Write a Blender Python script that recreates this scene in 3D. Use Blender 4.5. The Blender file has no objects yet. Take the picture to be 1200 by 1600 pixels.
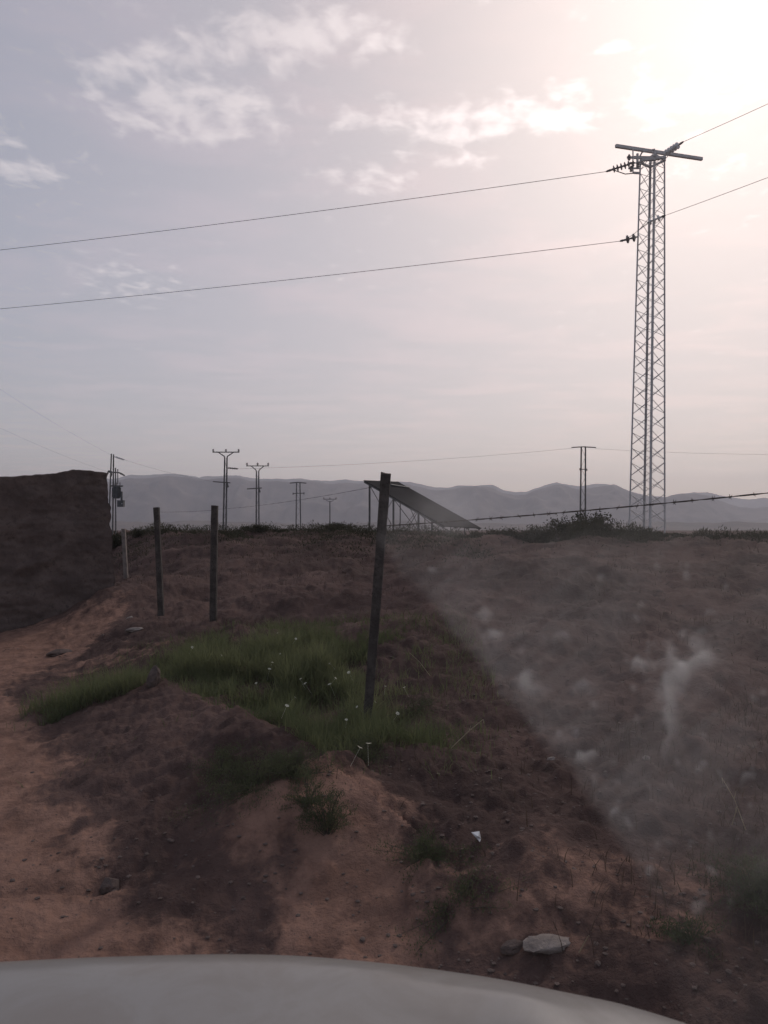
import bpy, math, random
import numpy as np
from mathutils import Vector, Matrix

# ------------------------------------------------------------------ camera, sky, sun, exposure
SC = bpy.context.scene
COL = SC.collection
EYE = Vector((0.0, 0.0, 1.65))
FPX = 1155.0                      # focal length in pixels of the 1200 x 1600 photograph
HOR = 828.0                       # photo row of the horizon
PITCH = math.atan((HOR - 800.0) / FPX)
cam_d = bpy.data.cameras.new('camera')
cam = bpy.data.objects.new('camera', cam_d)
COL.objects.link(cam)
cam.location = EYE
cam.rotation_euler = (math.radians(90) + PITCH, 0, 0)
cam_d.sensor_fit = 'VERTICAL'
cam_d.sensor_height = 36.0
cam_d.sensor_width = 27.0
cam_d.lens = 36.0 * FPX / 1600.0
cam_d.clip_start = 0.02
cam_d.clip_end = 40000.0
cam_d.dof.use_dof = True
cam_d.dof.focus_distance = 14.0
cam_d.dof.aperture_fstop = 11.0
SC.camera = cam

SUN_EL, SUN_AZ = math.radians(34.3), math.radians(27.0)     # azimuth to the right of +Y
SUN_STRENGTH = 2.0
SKY_STRENGTH = 0.15
EXPOSURE = -1.2
SUN_DIR = Vector((math.cos(SUN_EL) * math.sin(SUN_AZ), math.cos(SUN_EL) * math.cos(SUN_AZ), math.sin(SUN_EL)))
sun_d = bpy.data.lights.new('sun', 'SUN')
sun_d.energy = SUN_STRENGTH
sun_d.angle = math.radians(1.5)
sun_d.color = (1.0, 0.9, 0.8)
sun = bpy.data.objects.new('sun', sun_d)
COL.objects.link(sun)
sun.rotation_euler = SUN_DIR.to_track_quat('Z', 'Y').to_euler()
sun.location = (30, 60, 50)

SC.view_settings.view_transform = 'Standard'
SC.view_settings.look = 'None'
SC.view_settings.exposure = EXPOSURE
SC.view_settings.gamma = 1.0
SC.cycles.use_denoising = True
SC.cycles.max_bounces = 6
SC.cycles.volume_bounces = 1
SC.cycles.transparent_max_bounces = 32
SC.cycles.sample_clamp_indirect = 4.0


class NT:
    """tiny helper for node trees"""
    def __init__(s, tree):
        s.t = tree
        s.t.nodes.clear()

    def n(s, kind, ins=None, **props):
        nd = s.t.nodes.new(kind)
        for k, v in props.items():
            setattr(nd, k, v)
        for k, v in (ins or {}).items():
            if isinstance(v, bpy.types.NodeSocket):
                s.t.links.new(v, nd.inputs[k])
            else:
                nd.inputs[k].default_value = v
        return nd

    def math(s, op, a, b=0.0, c=0.0, clamp=False):
        nd = s.n('ShaderNodeMath', {0: a, 1: b, 2: c}, operation=op)
        nd.use_clamp = clamp
        return nd.outputs[0]

    def vmath(s, op, a, b=(0, 0, 0)):
        nd = s.n('ShaderNodeVectorMath', {0: a, 1: b}, operation=op)
        return nd.outputs['Value'] if op in ('LENGTH', 'DOT_PRODUCT') else nd.outputs[0]

    def mix(s, f, a, b, mode='MIX'):
        nd = s.n('ShaderNodeMix', data_type='RGBA', blend_type=mode)
        for i, v in ((0, f), (6, a), (7, b)):
            if isinstance(v, bpy.types.NodeSocket):
                s.t.links.new(v, nd.inputs[i])
            elif i == 0:
                nd.inputs[0].default_value = v
            else:
                nd.inputs[i].default_value = (v[0], v[1], v[2], 1)
        return nd.outputs[2]

    def maprange(s, v, a, b, c=0.0, d=1.0, smooth=True):
        nd = s.n('ShaderNodeMapRange', {'Value': v, 'From Min': a, 'From Max': b, 'To Min': c, 'To Max': d})
        nd.interpolation_type = 'SMOOTHSTEP' if smooth else 'LINEAR'
        return nd.outputs[0]

    def noise(s, vec, scale, detail=4.0, rough=0.55, dist=0.0):
        nd = s.n('ShaderNodeTexNoise', {'Vector': vec, 'Scale': scale, 'Detail': detail, 'Roughness': rough, 'Distortion': dist})
        return nd.outputs['Fac']


W_ = bpy.data.worlds.new("World")
SC.world = W_
W_.use_nodes = True
nt = NT(W_.node_tree)
sky = nt.n('ShaderNodeTexSky', sky_type='NISHITA')
sky.sun_disc = False
sky.sun_elevation = SUN_EL
sky.sun_rotation = SUN_AZ
sky.altitude = 600
sky.air_density = 1.0
sky.dust_density = 5.0
sky.ozone_density = 1.0
# thin overcast: the clear sky's colour is washed out by high haze
soft = nt.n('ShaderNodeHueSaturation', {'Saturation': 1.1, 'Value': 1.0, 'Color': sky.outputs[0]}).outputs[0]
soft = nt.mix(1.0, soft, (1.10, 0.95, 0.97), 'MULTIPLY')
soft = nt.n('ShaderNodeGamma', {'Color': soft, 'Gamma': 0.42}).outputs[0]
gain = nt.mix(1.0, soft, (4.02, 3.98, 4.0), 'MULTIPLY')
# clouds, laid on a level sheet overhead (direction divided by its height)
co = nt.n('ShaderNodeTexCoord').outputs['Generated']
sep = nt.n('ShaderNodeSeparateXYZ', {0: co})
zc = nt.math('MAXIMUM', sep.outputs[2], 0.03)
px = nt.math('DIVIDE', sep.outputs[0], zc)
py = nt.math('DIVIDE', sep.outputs[1], zc)
P = nt.n('ShaderNodeCombineXYZ', {0: px, 1: py, 2: 0.0}).outputs[0]
warp = nt.n('ShaderNodeTexNoise', {'Vector': P, 'Scale': 4.0, 'Detail': 3.0}).outputs['Color']
Pw = nt.vmath('ADD', P, nt.vmath('SCALE', nt.vmath('SUBTRACT', warp, (0.5, 0.5, 0.5))))
Pw.node.inputs[1].links[0].from_node.inputs['Scale'].default_value = 0.22
CLOUDS = [  # photo column, row, half width, half height, amount
    (455, 45, 135, 50, 1.0), (250, 95, 110, 45, 0.95), (300, 165, 140, 50, 1.0), (560, 25, 50, 30, 0.7),
    (740, 178, 190, 32, 0.95), (880, 140, 60, 20, 0.9), (1075, 158, 100, 40, 0.7), (970, 60, 70, 18, 0.6),
    (40, 265, 70, 18, 0.9), (560, 275, 90, 24, 0.6), (700, 240, 60, 20, 0.6), (190, 435, 80, 36, 0.55),
    (1120, 255, 70, 18, 0.5), (650, 150, 60, 14, 0.5), (1150, 735, 160, 12, 0.35),
    (-200, 200, 160, 60, 0.8), (1500, 300, 200, 50, 0.7), (-400, 60, 180, 60, 0.8), (1700, 100, 220, 70, 0.8),
]
mask = None
for (cx, cy, rx, ry, am) in CLOUDS:
    dz = (HOR - cy) / FPX
    c = ((cx - 600) / FPX / dz, 1 / dz, 0)
    a = 1.75 * rx / FPX / dz
    b = 1.7 * ry / FPX / dz / dz
    q = nt.vmath('MULTIPLY', nt.vmath('SUBTRACT', Pw, c), (1 / a, 1 / b, 0))
    m = nt.maprange(nt.vmath('LENGTH', q), 1.15, 0.1, 0.0, am)
    mask = m if mask is None else nt.math('MAXIMUM', mask, m)
nz = nt.noise(nt.vmath('MULTIPLY', P, (1.0, 0.8, 1.0)), 13.0, 10.0, 0.58, 0.25)
body = nt.math('ADD', nt.math('MULTIPLY', mask, 0.95), nt.math('MULTIPLY', nt.math('SUBTRACT', nz, 0.5), 3.0))
cl = nt.maprange(body, 0.25, 1.3, 0.0, 0.95)
streak = nt.maprange(nt.noise(nt.vmath('MULTIPLY', P, (0.6, 1.0, 1.0)), 2.2, 9.0, 0.6, 0.5), 0.42, 0.68, 0.0, 0.7)
cloud_col = nt.mix(1.0, nt.n('ShaderNodeHueSaturation', {'Saturation': 0.5, 'Color': gain}).outputs[0], (1.5, 1.40, 1.37), 'MULTIPLY')
thin_col = nt.mix(1.0, gain, (1.16, 1.08, 1.07), 'MULTIPLY')
skyc = nt.mix(streak, gain, thin_col)
skyc = nt.mix(cl, skyc, cloud_col)
bg = nt.n('ShaderNodeBackground', {'Color': skyc, 'Strength': SKY_STRENGTH})
nt.n('ShaderNodeOutputWorld', {'Surface': bg.outputs[0]})

# ------------------------------------------------------------------ helpers
rnd = random.Random(5)
_F = Vector((0, math.cos(PITCH), math.sin(PITCH)))
_U = Vector((0, -math.sin(PITCH), math.cos(PITCH)))


def at(px, py, depth):
    """the place in the world seen at a photo pixel, DEPTH metres ahead"""
    d = _F + Vector((1, 0, 0)) * ((px - 600) / FPX) + _U * ((800 - py) / FPX)
    return EYE + d * (depth / d.y)


def vnoise(x, y, seed=0):
    x = np.asarray(x, float); y = np.asarray(y, float)
    xi = np.floor(x).astype(np.int64); yi = np.floor(y).astype(np.int64)
    fx = x - xi; fy = y - yi
    fx = fx * fx * fx * (fx * (fx * 6 - 15) + 10); fy = fy * fy * fy * (fy * (fy * 6 - 15) + 10)

    def h(a, b):
        n = (a * 374761393 + b * 668265263 + seed * 1442695041) & 0xFFFFFFFF
        n = ((n ^ (n >> 13)) * 1274126177) & 0xFFFFFFFF
        n = n ^ (n >> 16)
        return (n & 0xFFFF) / 65535.0
    a = h(xi, yi); b = h(xi + 1, yi); c = h(xi, yi + 1); d = h(xi + 1, yi + 1)
    return (a * (1 - fx) + b * fx) * (1 - fy) + (c * (1 - fx) + d * fx) * fy


def fbm(x, y, seed=0, octv=4, gain=0.5):
    s = 0; a = 1; t = 0
    for i in range(octv):
        s = s + a * (vnoise(x, y, seed + i * 17) - 0.5); t += a
        x = x * 2.03 + 3.1; y = y * 2.03 + 1.7; a *= gain
    return s / t * 2


def ridged(x, y, seed=0, octv=5):
    s = 0; a = 1; t = 0
    for i in range(octv):
        s = s + a * (1 - np.abs(2 * vnoise(x, y, seed + i * 13) - 1)); t += a
        x = x * 2.07 + 5.2; y = y * 2.07 + 1.3; a *= 0.5
    return s / t


def ss(a, b, x):
    t = np.clip((np.asarray(x, float) - a) / (b - a), 0, 1)
    return t * t * (3 - 2 * t)


def np_mesh(name, verts, faces, smooth=False):
    """faces: list of int arrays, each (n, k)"""
    me = bpy.data.meshes.new(name)
    v = np.asarray(verts, np.float32)
    me.vertices.add(len(v)); me.vertices.foreach_set('co', v.ravel())
    faces = [np.asarray(f, np.int32) for f in faces if len(f)]
    loops = np.concatenate([f.ravel() for f in faces])
    tot = np.concatenate([np.full(len(f), f.shape[1], np.int32) for f in faces])
    start = np.concatenate([[0], np.cumsum(tot)[:-1]]).astype(np.int32)
    me.loops.add(len(loops)); me.loops.foreach_set('vertex_index', loops)
    me.polygons.add(len(tot)); me.polygons.foreach_set('loop_start', start)
    me.update(calc_edges=True)
    me.validate()
    me.polygons.foreach_set('use_smooth', np.full(len(me.polygons), bool(smooth)))
    return me


def link(name, me, mat=None, parent=None):
    o = bpy.data.objects.new(name, me)
    COL.objects.link(o)
    if mat:
        me.materials.append(mat)
    if parent is not None:
        o.parent = parent
        o.matrix_parent_inverse = parent_world(parent).inverted()
    return o


def parent_world(o):
    m = o.matrix_basis.copy()
    if o.parent:
        m = parent_world(o.parent) @ o.matrix_parent_inverse @ m
    return m


def tag(o, label=None, cat=None, group=None, kind=None):
    for k, v in (('label', label), ('category', cat), ('group', group), ('kind', kind)):
        if v:
            o[k] = v
    return o


def empty(name, loc, label, cat, group=None):
    o = bpy.data.objects.new(name, None)
    o.empty_display_size = 0.2
    COL.objects.link(o)
    o.location = loc
    return tag(o, label, cat, group)


def copy_tree(o, parent=None):
    c = o.copy()
    COL.objects.link(c)
    if parent is not None:
        c.parent = parent
        c.matrix_parent_inverse = o.matrix_parent_inverse.copy()
    for ch in [x for x in o.children]:
        copy_tree(ch, c)
    return c


class MB:
    """collects bars, tubes, boxes and lathed shapes into one mesh"""
    def __init__(s):
        s.v = []; s.q = []; s.t = []

    def tube(s, pts, r, n=6, cap=True):
        pts = [Vector(p) for p in pts]
        rr = r if isinstance(r, (list, tuple)) else [r] * len(pts)
        prev = None
        base = len(s.v)
        for i, p in enumerate(pts):
            d = (pts[min(i + 1, len(pts) - 1)] - pts[max(i - 1, 0)])
            d.normalize()
            if prev is None:
                a = d.orthogonal().normalized()
            else:
                a = (prev - d * prev.dot(d)).normalized()
            prev = a
            b = d.cross(a)
            for k in range(n):
                an = 2 * math.pi * (k + 0.5) / n
                s.v.append(p + (a * math.cos(an) + b * math.sin(an)) * rr[i])
        for i in range(len(pts) - 1):
            for k in range(n):
                k2 = (k + 1) % n
                s.q.append((base + i * n + k, base + i * n + k2, base + (i + 1) * n + k2, base + (i + 1) * n + k))
        if cap:
            for i, rev in ((0, True), (len(pts) - 1, False)):
                c = len(s.v); s.v.append(pts[i])
                for k in range(n):
                    a_, b_ = base + i * n + k, base + i * n + (k + 1) % n
                    s.t.append((c, b_, a_) if rev else (c, a_, b_))
        return s

    def beam(s, a, b, w, h, up=(0, 0, 1)):
        """rectangular bar from a to b, w across and h in the up direction"""
        a = Vector(a); b = Vector(b)
        d = (b - a).normalized()
        upv = Vector(up)
        if abs(d.dot(upv)) > 0.98:
            upv = Vector((0, 1, 0))
        x = d.cross(upv).normalized(); z = x.cross(d)
        base = len(s.v)
        for p in (a, b):
            for (i, j) in ((-1, -1), (1, -1), (1, 1), (-1, 1)):
                s.v.append(p + x * (i * w / 2) + z * (j * h / 2))
        for f in ((0, 3, 2, 1), (4, 5, 6, 7), (0, 1, 5, 4), (1, 2, 6, 5), (2, 3, 7, 6), (3, 0, 4, 7)):
            s.q.append(tuple(base + k for k in f))
        return s

    def angle(s, a, b, w, t, facing):
        """an L-section bar whose two flanges open towards FACING"""
        a = Vector(a); b = Vector(b)
        d = (b - a).normalized()
        f = Vector(facing); f = (f - d * f.dot(d)).normalized()
        g = d.cross(f)
        u1 = (f + g).normalized(); u2 = (f - g).normalized()
        prof = [Vector((0, 0)), Vector((w, 0)), Vector((w, t)), Vector((t, t)), Vector((t, w)), Vector((0, w))]
        base = len(s.v)
        for p in (a, b):
            for q in prof:
                s.v.append(p + u1 * q.x + u2 * q.y)
        for k in range(6):
            k2 = (k + 1) % 6
            s.q.append((base + k, base + k2, base + 6 + k2, base + 6 + k))
        for o in (0, 6):
            for f4 in ((0, 1, 2, 3), (0, 3, 4, 5)):
                s.q.append(tuple(base + o + k for k in f4))
        return s

    def lathe(s, a, b, prof, n=12):
        """prof: (fraction along a-b, radius)"""
        a = Vector(a); b = Vector(b)
        s.tube([a.lerp(b, f) for f, _ in prof], [r for _, r in prof], n)
        return s

    def mesh(s, name, smooth=False):
        return np_mesh(name, [tuple(p) for p in s.v], [np.array(s.q, np.int32).reshape(-1, 4), np.array(s.t, np.int32).reshape(-1, 3)], smooth)

    def build(s, name, mat, parent=None, smooth=False):
        return link(name, s.mesh(name, smooth), mat, parent)


# ------------------------------------------------------------------ materials
def new_mat(name):
    m = bpy.data.materials.new(name)
    m.use_nodes = True
    return m, NT(m.node_tree)


def surf_mat(name, c1, c2, scale=6.0, rough=0.85, bump=0.0, bscale=30.0, metallic=0.0, spec=0.3, c3=None, coat=0.0):
    m, t = new_mat(name)
    co = t.n('ShaderNodeTexCoord').outputs['Object']
    f = t.maprange(t.noise(co, scale, 6.0, 0.6), 0.35, 0.68)
    c = t.mix(f, c1, c2)
    if c3:
        g = t.maprange(t.noise(co, scale * 5.3, 4.0, 0.65), 0.5, 0.7)
        c = t.mix(g, c, c3)
    p = t.n('ShaderNodeBsdfPrincipled', {'Base Color': c, 'Roughness': rough, 'Metallic': metallic, 'Specular IOR Level': spec, 'Coat Weight': coat})
    if bump:
        b = t.n('ShaderNodeBump', {'Strength': 1.0, 'Distance': bump, 'Height': t.noise(co, bscale, 6.0, 0.6)})
        t.t.links.new(b.outputs[0], p.inputs['Normal'])
    t.n('ShaderNodeOutputMaterial', {'Surface': p.outputs[0]})
    return m


def leaf_mat(name, c1, c2, scale=1.2, trans=0.45):
    m, t = new_mat(name)
    co = t.n('ShaderNodeTexCoord').outputs['Object']
    f = t.maprange(t.noise(co, scale, 5.0, 0.65), 0.35, 0.65)
    c = t.mix(f, c1, c2)
    d = t.n('ShaderNodeBsdfDiffuse', {'Color': c})
    tr = t.n('ShaderNodeBsdfTranslucent', {'Color': c})
    mx = t.n('ShaderNodeMixShader', {0: trans, 1: d.outputs[0], 2: tr.outputs[0]})
    t.n('ShaderNodeOutputMaterial', {'Surface': mx.outputs[0]})
    return m


M_STEEL = surf_mat('galvanised_steel', (0.48, 0.465, 0.465), (0.60, 0.585, 0.585), 3.0, 0.6, metallic=0.1, c3=(0.38, 0.33, 0.30))
M_DSTEEL = surf_mat('weathered_pole_steel', (0.10, 0.10, 0.10), (0.17, 0.16, 0.155), 2.0, 0.7, metallic=0.3)
M_TANK = surf_mat('transformer_paint', (0.07, 0.075, 0.08), (0.11, 0.11, 0.115), 3.0, 0.6)
M_WIRE = surf_mat('conductor_aluminium', (0.09, 0.09, 0.09), (0.13, 0.13, 0.13), 1.0, 0.6)
M_BARB = surf_mat('rusty_wire', (0.035, 0.028, 0.025), (0.07, 0.05, 0.04), 30.0, 0.8)
M_POST = surf_mat('weathered_post', (0.045, 0.036, 0.032), (0.085, 0.07, 0.062), 9.0, 0.9, bump=0.006, bscale=35, c3=(0.03, 0.024, 0.022))
M_PV = surf_mat('solar_glass', (0.022, 0.020, 0.023), (0.024, 0.022, 0.025), 0.6, 0.85, spec=0.05)
M_RAIL = surf_mat('panel_rail', (0.11, 0.11, 0.11), (0.15, 0.15, 0.15), 2.0, 0.6, metallic=0.3)
M_GRASS = leaf_mat('green_grass', (0.100, 0.118, 0.056), (0.178, 0.190, 0.098), 0.9, 0.5)
M_GRASS2 = leaf_mat('dark_green_weed', (0.070, 0.082, 0.045), (0.122, 0.130, 0.072), 3.0, 0.35)
M_DRY = leaf_mat('dry_grass', (0.058, 0.039, 0.030), (0.12, 0.085, 0.064), 1.2, 0.3)
M_STRAW = leaf_mat('straw', (0.42, 0.36, 0.24), (0.55, 0.48, 0.34), 8.0, 0.3)
M_SHRUB = leaf_mat('shrub_leaves', (0.038, 0.038, 0.026), (0.075, 0.07, 0.05), 0.9, 0.3)
M_TWIG = surf_mat('twigs', (0.06, 0.048, 0.04), (0.09, 0.07, 0.055), 8.0, 0.9)
M_PETAL = leaf_mat('white_petals', (0.75, 0.74, 0.62), (0.82, 0.8, 0.7), 9.0, 0.4)
M_STONE = surf_mat('field_stone', (0.085, 0.06, 0.053), (0.15, 0.108, 0.093), 14.0, 0.92, bump=0.01, bscale=30, c3=(0.1, 0.075, 0.065))
M_PALE = surf_mat('pale_limestone', (0.19, 0.155, 0.135), (0.27, 0.225, 0.20), 12.0, 0.75, bump=0.008, bscale=40)
M_PLASTIC = surf_mat('white_plastic', (0.75, 0.74, 0.72), (0.82, 0.81, 0.8), 9.0, 0.45)
M_PORC = surf_mat('insulator_glass', (0.55, 0.55, 0.56), (0.7, 0.7, 0.7), 9.0, 0.2, spec=0.6)
M_DPORC = surf_mat('dark_insulator', (0.12, 0.10, 0.10), (0.18, 0.15, 0.15), 9.0, 0.35, spec=0.5)


def ground_mat():
    m, t = new_mat('ground_soil')
    co = t.n('ShaderNodeTexCoord').outputs['Object']
    sand = t.n('ShaderNodeAttribute', attribute_name='sand').outputs['Fac']
    n1 = t.noise(co, 0.55, 6.0, 0.6, 0.3)
    n2 = t.noise(co, 4.5, 7.0, 0.65)
    n3 = t.noise(co, 22.0, 5.0, 0.7)
    soil = t.mix(t.maprange(n1, 0.36, 0.64), (0.060, 0.036, 0.0315), (0.118, 0.073, 0.062))
    soil = t.mix(t.maprange(n2, 0.52, 0.72, 0, 0.7), soil, (0.038, 0.025, 0.023))
    soil = t.mix(t.maprange(n3, 0.6, 0.75, 0, 0.6), soil, (0.17, 0.12, 0.10))
    sandc = t.mix(t.maprange(n2, 0.34, 0.66), (0.185, 0.104, 0.078), (0.285, 0.166, 0.124))
    sandc = t.mix(t.maprange(n3, 0.56, 0.72, 0, 0.5), sandc, (0.15, 0.085, 0.064))
    edge = t.math('ADD', sand, t.math('MULTIPLY', t.math('SUBTRACT', n2, 0.5), 1.5))
    c = t.mix(t.maprange(edge, 0.3, 0.7), soil, sandc)
    hgt = t.math('ADD', t.math('MULTIPLY', n3, 0.5), n2)
    b = t.n('ShaderNodeBump', {'Strength': 0.9, 'Distance': 0.05, 'Height': hgt})
    p = t.n('ShaderNodeBsdfPrincipled', {'Base Color': c, 'Roughness': 0.95, 'Specular IOR Level': 0.12, 'Normal': b.outputs[0]})
    t.n('ShaderNodeOutputMaterial', {'Surface': p.outputs[0]})
    return m


# ------------------------------------------------------------------ ground
def seg_dist(x, y, ax, ay, bx, by):
    dx, dy = bx - ax, by - ay
    t = np.clip(((x - ax) * dx + (y - ay) * dy) / (dx * dx + dy * dy), 0, 1)
    qx, qy = ax + t * dx, ay + t * dy
    side = (x - ax) * dy - (y - ay) * dx          # >0 right of the segment
    return np.hypot(x - qx, y - qy) * np.sign(side), t


def s_of(x, y):
    return (x - 0.8) * 0.865 + (y - 3.0) * 0.5


def base_height(x, y):
    s = s_of(x, y)
    yc = np.interp(x, [-6, -2, 1.5, 5, 14, 40], [20.5, 20, 17.0, 14.2, 14.0, 16.0])
    zc = np.interp(x, [-7, -4, -1, 0.6, 3.2, 6, 14, 40], [1.55, 1.58, 1.60, 1.56, 1.40, 1.36, 1.36, 1.2])
    y0 = np.interp(x, [-2.5, 3.0], [8.8, 3.6])
    z = 0.30 * ss(-1.2, 0.25, s)
    up = ss(-0.4, 2.6, s)
    t = np.clip((y - y0) / (yc - y0), 0, 1)
    rise = 0.55 * t + 0.45 * t * t * (3 - 2 * t)
    z = z + up * (zc - 0.30) * rise
    # ground lifts towards the foot of the mud wall
    z = z + 0.34 * np.exp(-(((x + 4.6) / 1.2) ** 2 + ((y - 12.9) / 1.6) ** 2))
    # the plain behind the bank lies lower
    r = np.hypot(x, y)
    back = ss(0.5, 9.0, y - yc)
    z = z * (1 - back) + 0.75 * back
    z = np.where(y < 0, np.minimum(z, 0.3), z)
    return z


MOUND = [(-2.60, 7.3, 0.10), (-2.02, 6.55, 0.17), (-1.3, 5.45, 0.27), (-0.75, 4.65, 0.25), (-0.34, 4.1, 0.17), (-0.1, 3.75, 0.06)]


def mound_height(x, y):
    out = np.zeros_like(x)
    for (a, b) in zip(MOUND[:-1], MOUND[1:]):
        d, t = seg_dist(x, y, a[0], a[1], b[0], b[1])
        h = a[2] + (b[2] - a[2]) * t
        w = np.where(d > 0, 0.80, 0.26)           # gentle towards the camera, steep behind
        out = np.maximum(out, h * np.exp(-(d / w) ** 2))
    return out


def height(x, y, fine=True):
    x = np.asarray(x, float); y = np.asarray(y, float)
    s = s_of(x, y)
    r = np.hypot(x, y)
    z = base_height(x, y) + mound_height(x, y)
    z = z + 0.13 * np.exp(-(((x + 0.55) / 0.42) ** 2 + ((y - 3.75) / 0.36) ** 2))
    z = z + 0.06 * np.exp(-(((x - 0.35) / 0.5) ** 2 + ((y - 3.0) / 0.22) ** 2))
    z = z - 0.12 * np.exp(-(((x + 0.5) / 0.9) ** 2 + ((y - 6.6) / 1.0) ** 2))
    near = 1 - ss(30, 70, r)
    soil = 1 - 0.75 * sand_mask(x, y)
    z = z + near * (0.17 * fbm(x * 0.45, y * 0.45, 3, 3) + 0.13 * fbm(x * 1.15, y * 1.15, 13, 3)) * ss(-1.0, 1.5, s) * ss(2.5, 6, y)
    z = z - 0.03 * np.exp(-((y - 3.42 - 0.05 * fbm(x * 2, x * 0, 5, 2)) / 0.035) ** 2) * ss(-1.0, -1.2, x) * (x > -4)
    z = z + 0.05 * (ridged(x * 3.1, y * 3.1, 83, 3) - 0.55) * np.exp(-(((x + 1.1) / 1.1) ** 2 + ((y - 4.6) / 1.2) ** 2))
    z = z + 0.10 * (ridged(x * 1.3, y * 2.2, 63, 3) - 0.55) * np.exp(-(((x + 3.6) / 1.3) ** 2 + ((y - 8.6) / 1.3) ** 2))
    # far plain gets long low undulation
    z = z + 0.5 * fbm(x / 60, y / 60, 41, 3) * ss(40, 160, r)
    if fine:
        z = z + near * soil * (0.085 * fbm(x * 1.6, y * 1.6, 7, 4, 0.6) + 0.065 * (ridged(x * 2.6, y * 2.6, 19, 4) - 0.6))
        z = z + near * (0.040 * fbm(x * 9, y * 9, 23, 4, 0.65)) * soil
        z = z + near * (0.012 * fbm(x * 3.0, y * 3.0, 29, 4) + 0.012 * fbm(x * 13, y * 13, 37, 3, 0.6) + 0.030 * ss(0.66, 0.86, vnoise(x * 7, y * 7, 39)) * ss(0.4, 0.7, vnoise(x * 0.9, y * 0.9, 45)))
    return z


def sand_mask(x, y):
    s = s_of(x, y)
    w = 0.35 * fbm(x * 0.9, y * 0.9, 51, 3)
    road = ss(-1.2, -1.95, s + w + 0.25 * ss(5, 9, y)) * (1 - ss(10.5, 13.0, y))
    road = np.maximum(road, 0.8 * ss(-3.6, -4.2, x) * (1 - ss(11, 13, y)))
    path = np.exp(-(((x + 0.16 + 0.10 * (y - 3.3)) / 0.34) ** 2 + ((y - 3.2) / 1.0) ** 4))
    clay = 0.75 * np.exp(-(((x + 0.62) / 0.34) ** 2 + ((y - 3.6) / 0.3) ** 2))
    right = 0.48 * np.exp(-(((x - 0.75) / 0.9) ** 2 + ((y - 2.85) / 0.55) ** 2) ** 1.5)
    mid = 0.46 * np.exp(-(((x + 0.75) / 0.55) ** 2 + ((y - 2.85) / 0.6) ** 2))
    right = np.maximum(right, mid)
    ledge = 0.5 * np.exp(-(((x + 3.3) / 1.0) ** 2 + ((y - 8.6) / 0.9) ** 2))
    return np.clip(np.maximum.reduce([road, path, clay, right, ledge]), 0, 1)


def build_ground():
    # one sheet: rings growing with distance, denser ahead
    ang = np.concatenate([np.linspace(-180, -62, 90, endpoint=False), np.linspace(-62, -33, 120, endpoint=False),
                          np.linspace(-33, 33, 620, endpoint=False), np.linspace(33, 62, 120, endpoint=False),
                          np.linspace(62, 180, 91)])
    rad = [0.35, 0.7, 1.1, 1.5, 1.8]
    while rad[-1] < 26:
        rad.append(rad[-1] * 1.0075)
    while rad[-1] < 120:
        rad.append(rad[-1] * 1.035)
    while rad[-1] < 15000:
        rad.append(rad[-1] * 1.14)
    rad = np.array(rad)
    A, R = np.meshgrid(np.radians(ang[:-1]), rad)
    X = R * np.sin(A); Y = R * np.cos(A)
    Z = height(X, Y)
    n, m = X.shape
    V = np.stack([X.ravel(), Y.ravel(), Z.ravel()], 1)
    V = np.vstack([V, [[0, 0, 0.1]]])
    i, j = np.meshgrid(np.arange(n - 1), np.arange(m), indexing='ij')
    j2 = (j + 1) % m
    Q = np.stack([i * m + j, i * m + j2, (i + 1) * m + j2, (i + 1) * m + j], -1).reshape(-1, 4)[:, ::-1]
    k = np.arange(m)
    T = np.stack([np.full(m, n * m), (k + 1) % m, k], 1)[:, ::-1]
    me = np_mesh('ground', V, [Q, T[:, ::-1]], True)
    at_ = me.attributes.new('sand', 'FLOAT', 'POINT')
    at_.data.foreach_set('value', sand_mask(V[:, 0], V[:, 1]).astype(np.float32))
    o = link('ground', me, ground_mat())
    tag(o, 'dry brown soil bank and pale sandy track', None, None, 'structure')


build_ground()


def gz(x, y):
    return float(height(np.array([x]), np.array([y]))[0])


# ------------------------------------------------------------------ mountains
SKYLINE = [(0, 748), (30, 746), (60, 742), (85, 741), (130, 743), (170, 748), (188, 746), (205, 742), (235, 742), (270, 740), (290, 742), (310, 746),
           (335, 744), (375, 742), (392, 747), (420, 748), (440, 749), (455, 750), (470, 748), (490, 750), (520, 751), (540, 749), (560, 751), (600, 752),
           (640, 753), (655, 756), (680, 762), (700, 761), (720, 758), (740, 759), (757, 757), (770, 758), (785, 765), (805, 769), (822, 768), (845, 760),
           (860, 756), (870, 753), (880, 755), (893, 758), (905, 760), (925, 757), (945, 756), (960, 757), (972, 762), (985, 768), (1010, 774), (1040, 776),
           (1060, 772), (1085, 769), (1110, 770), (1140, 776), (1170, 780), (1200, 778)]


def mountain_mat(name, c1, c2):
    return surf_mat(name, c1, c2, 0.004, 0.95, spec=0.05, bump=4.0, bscale=0.02)


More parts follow.
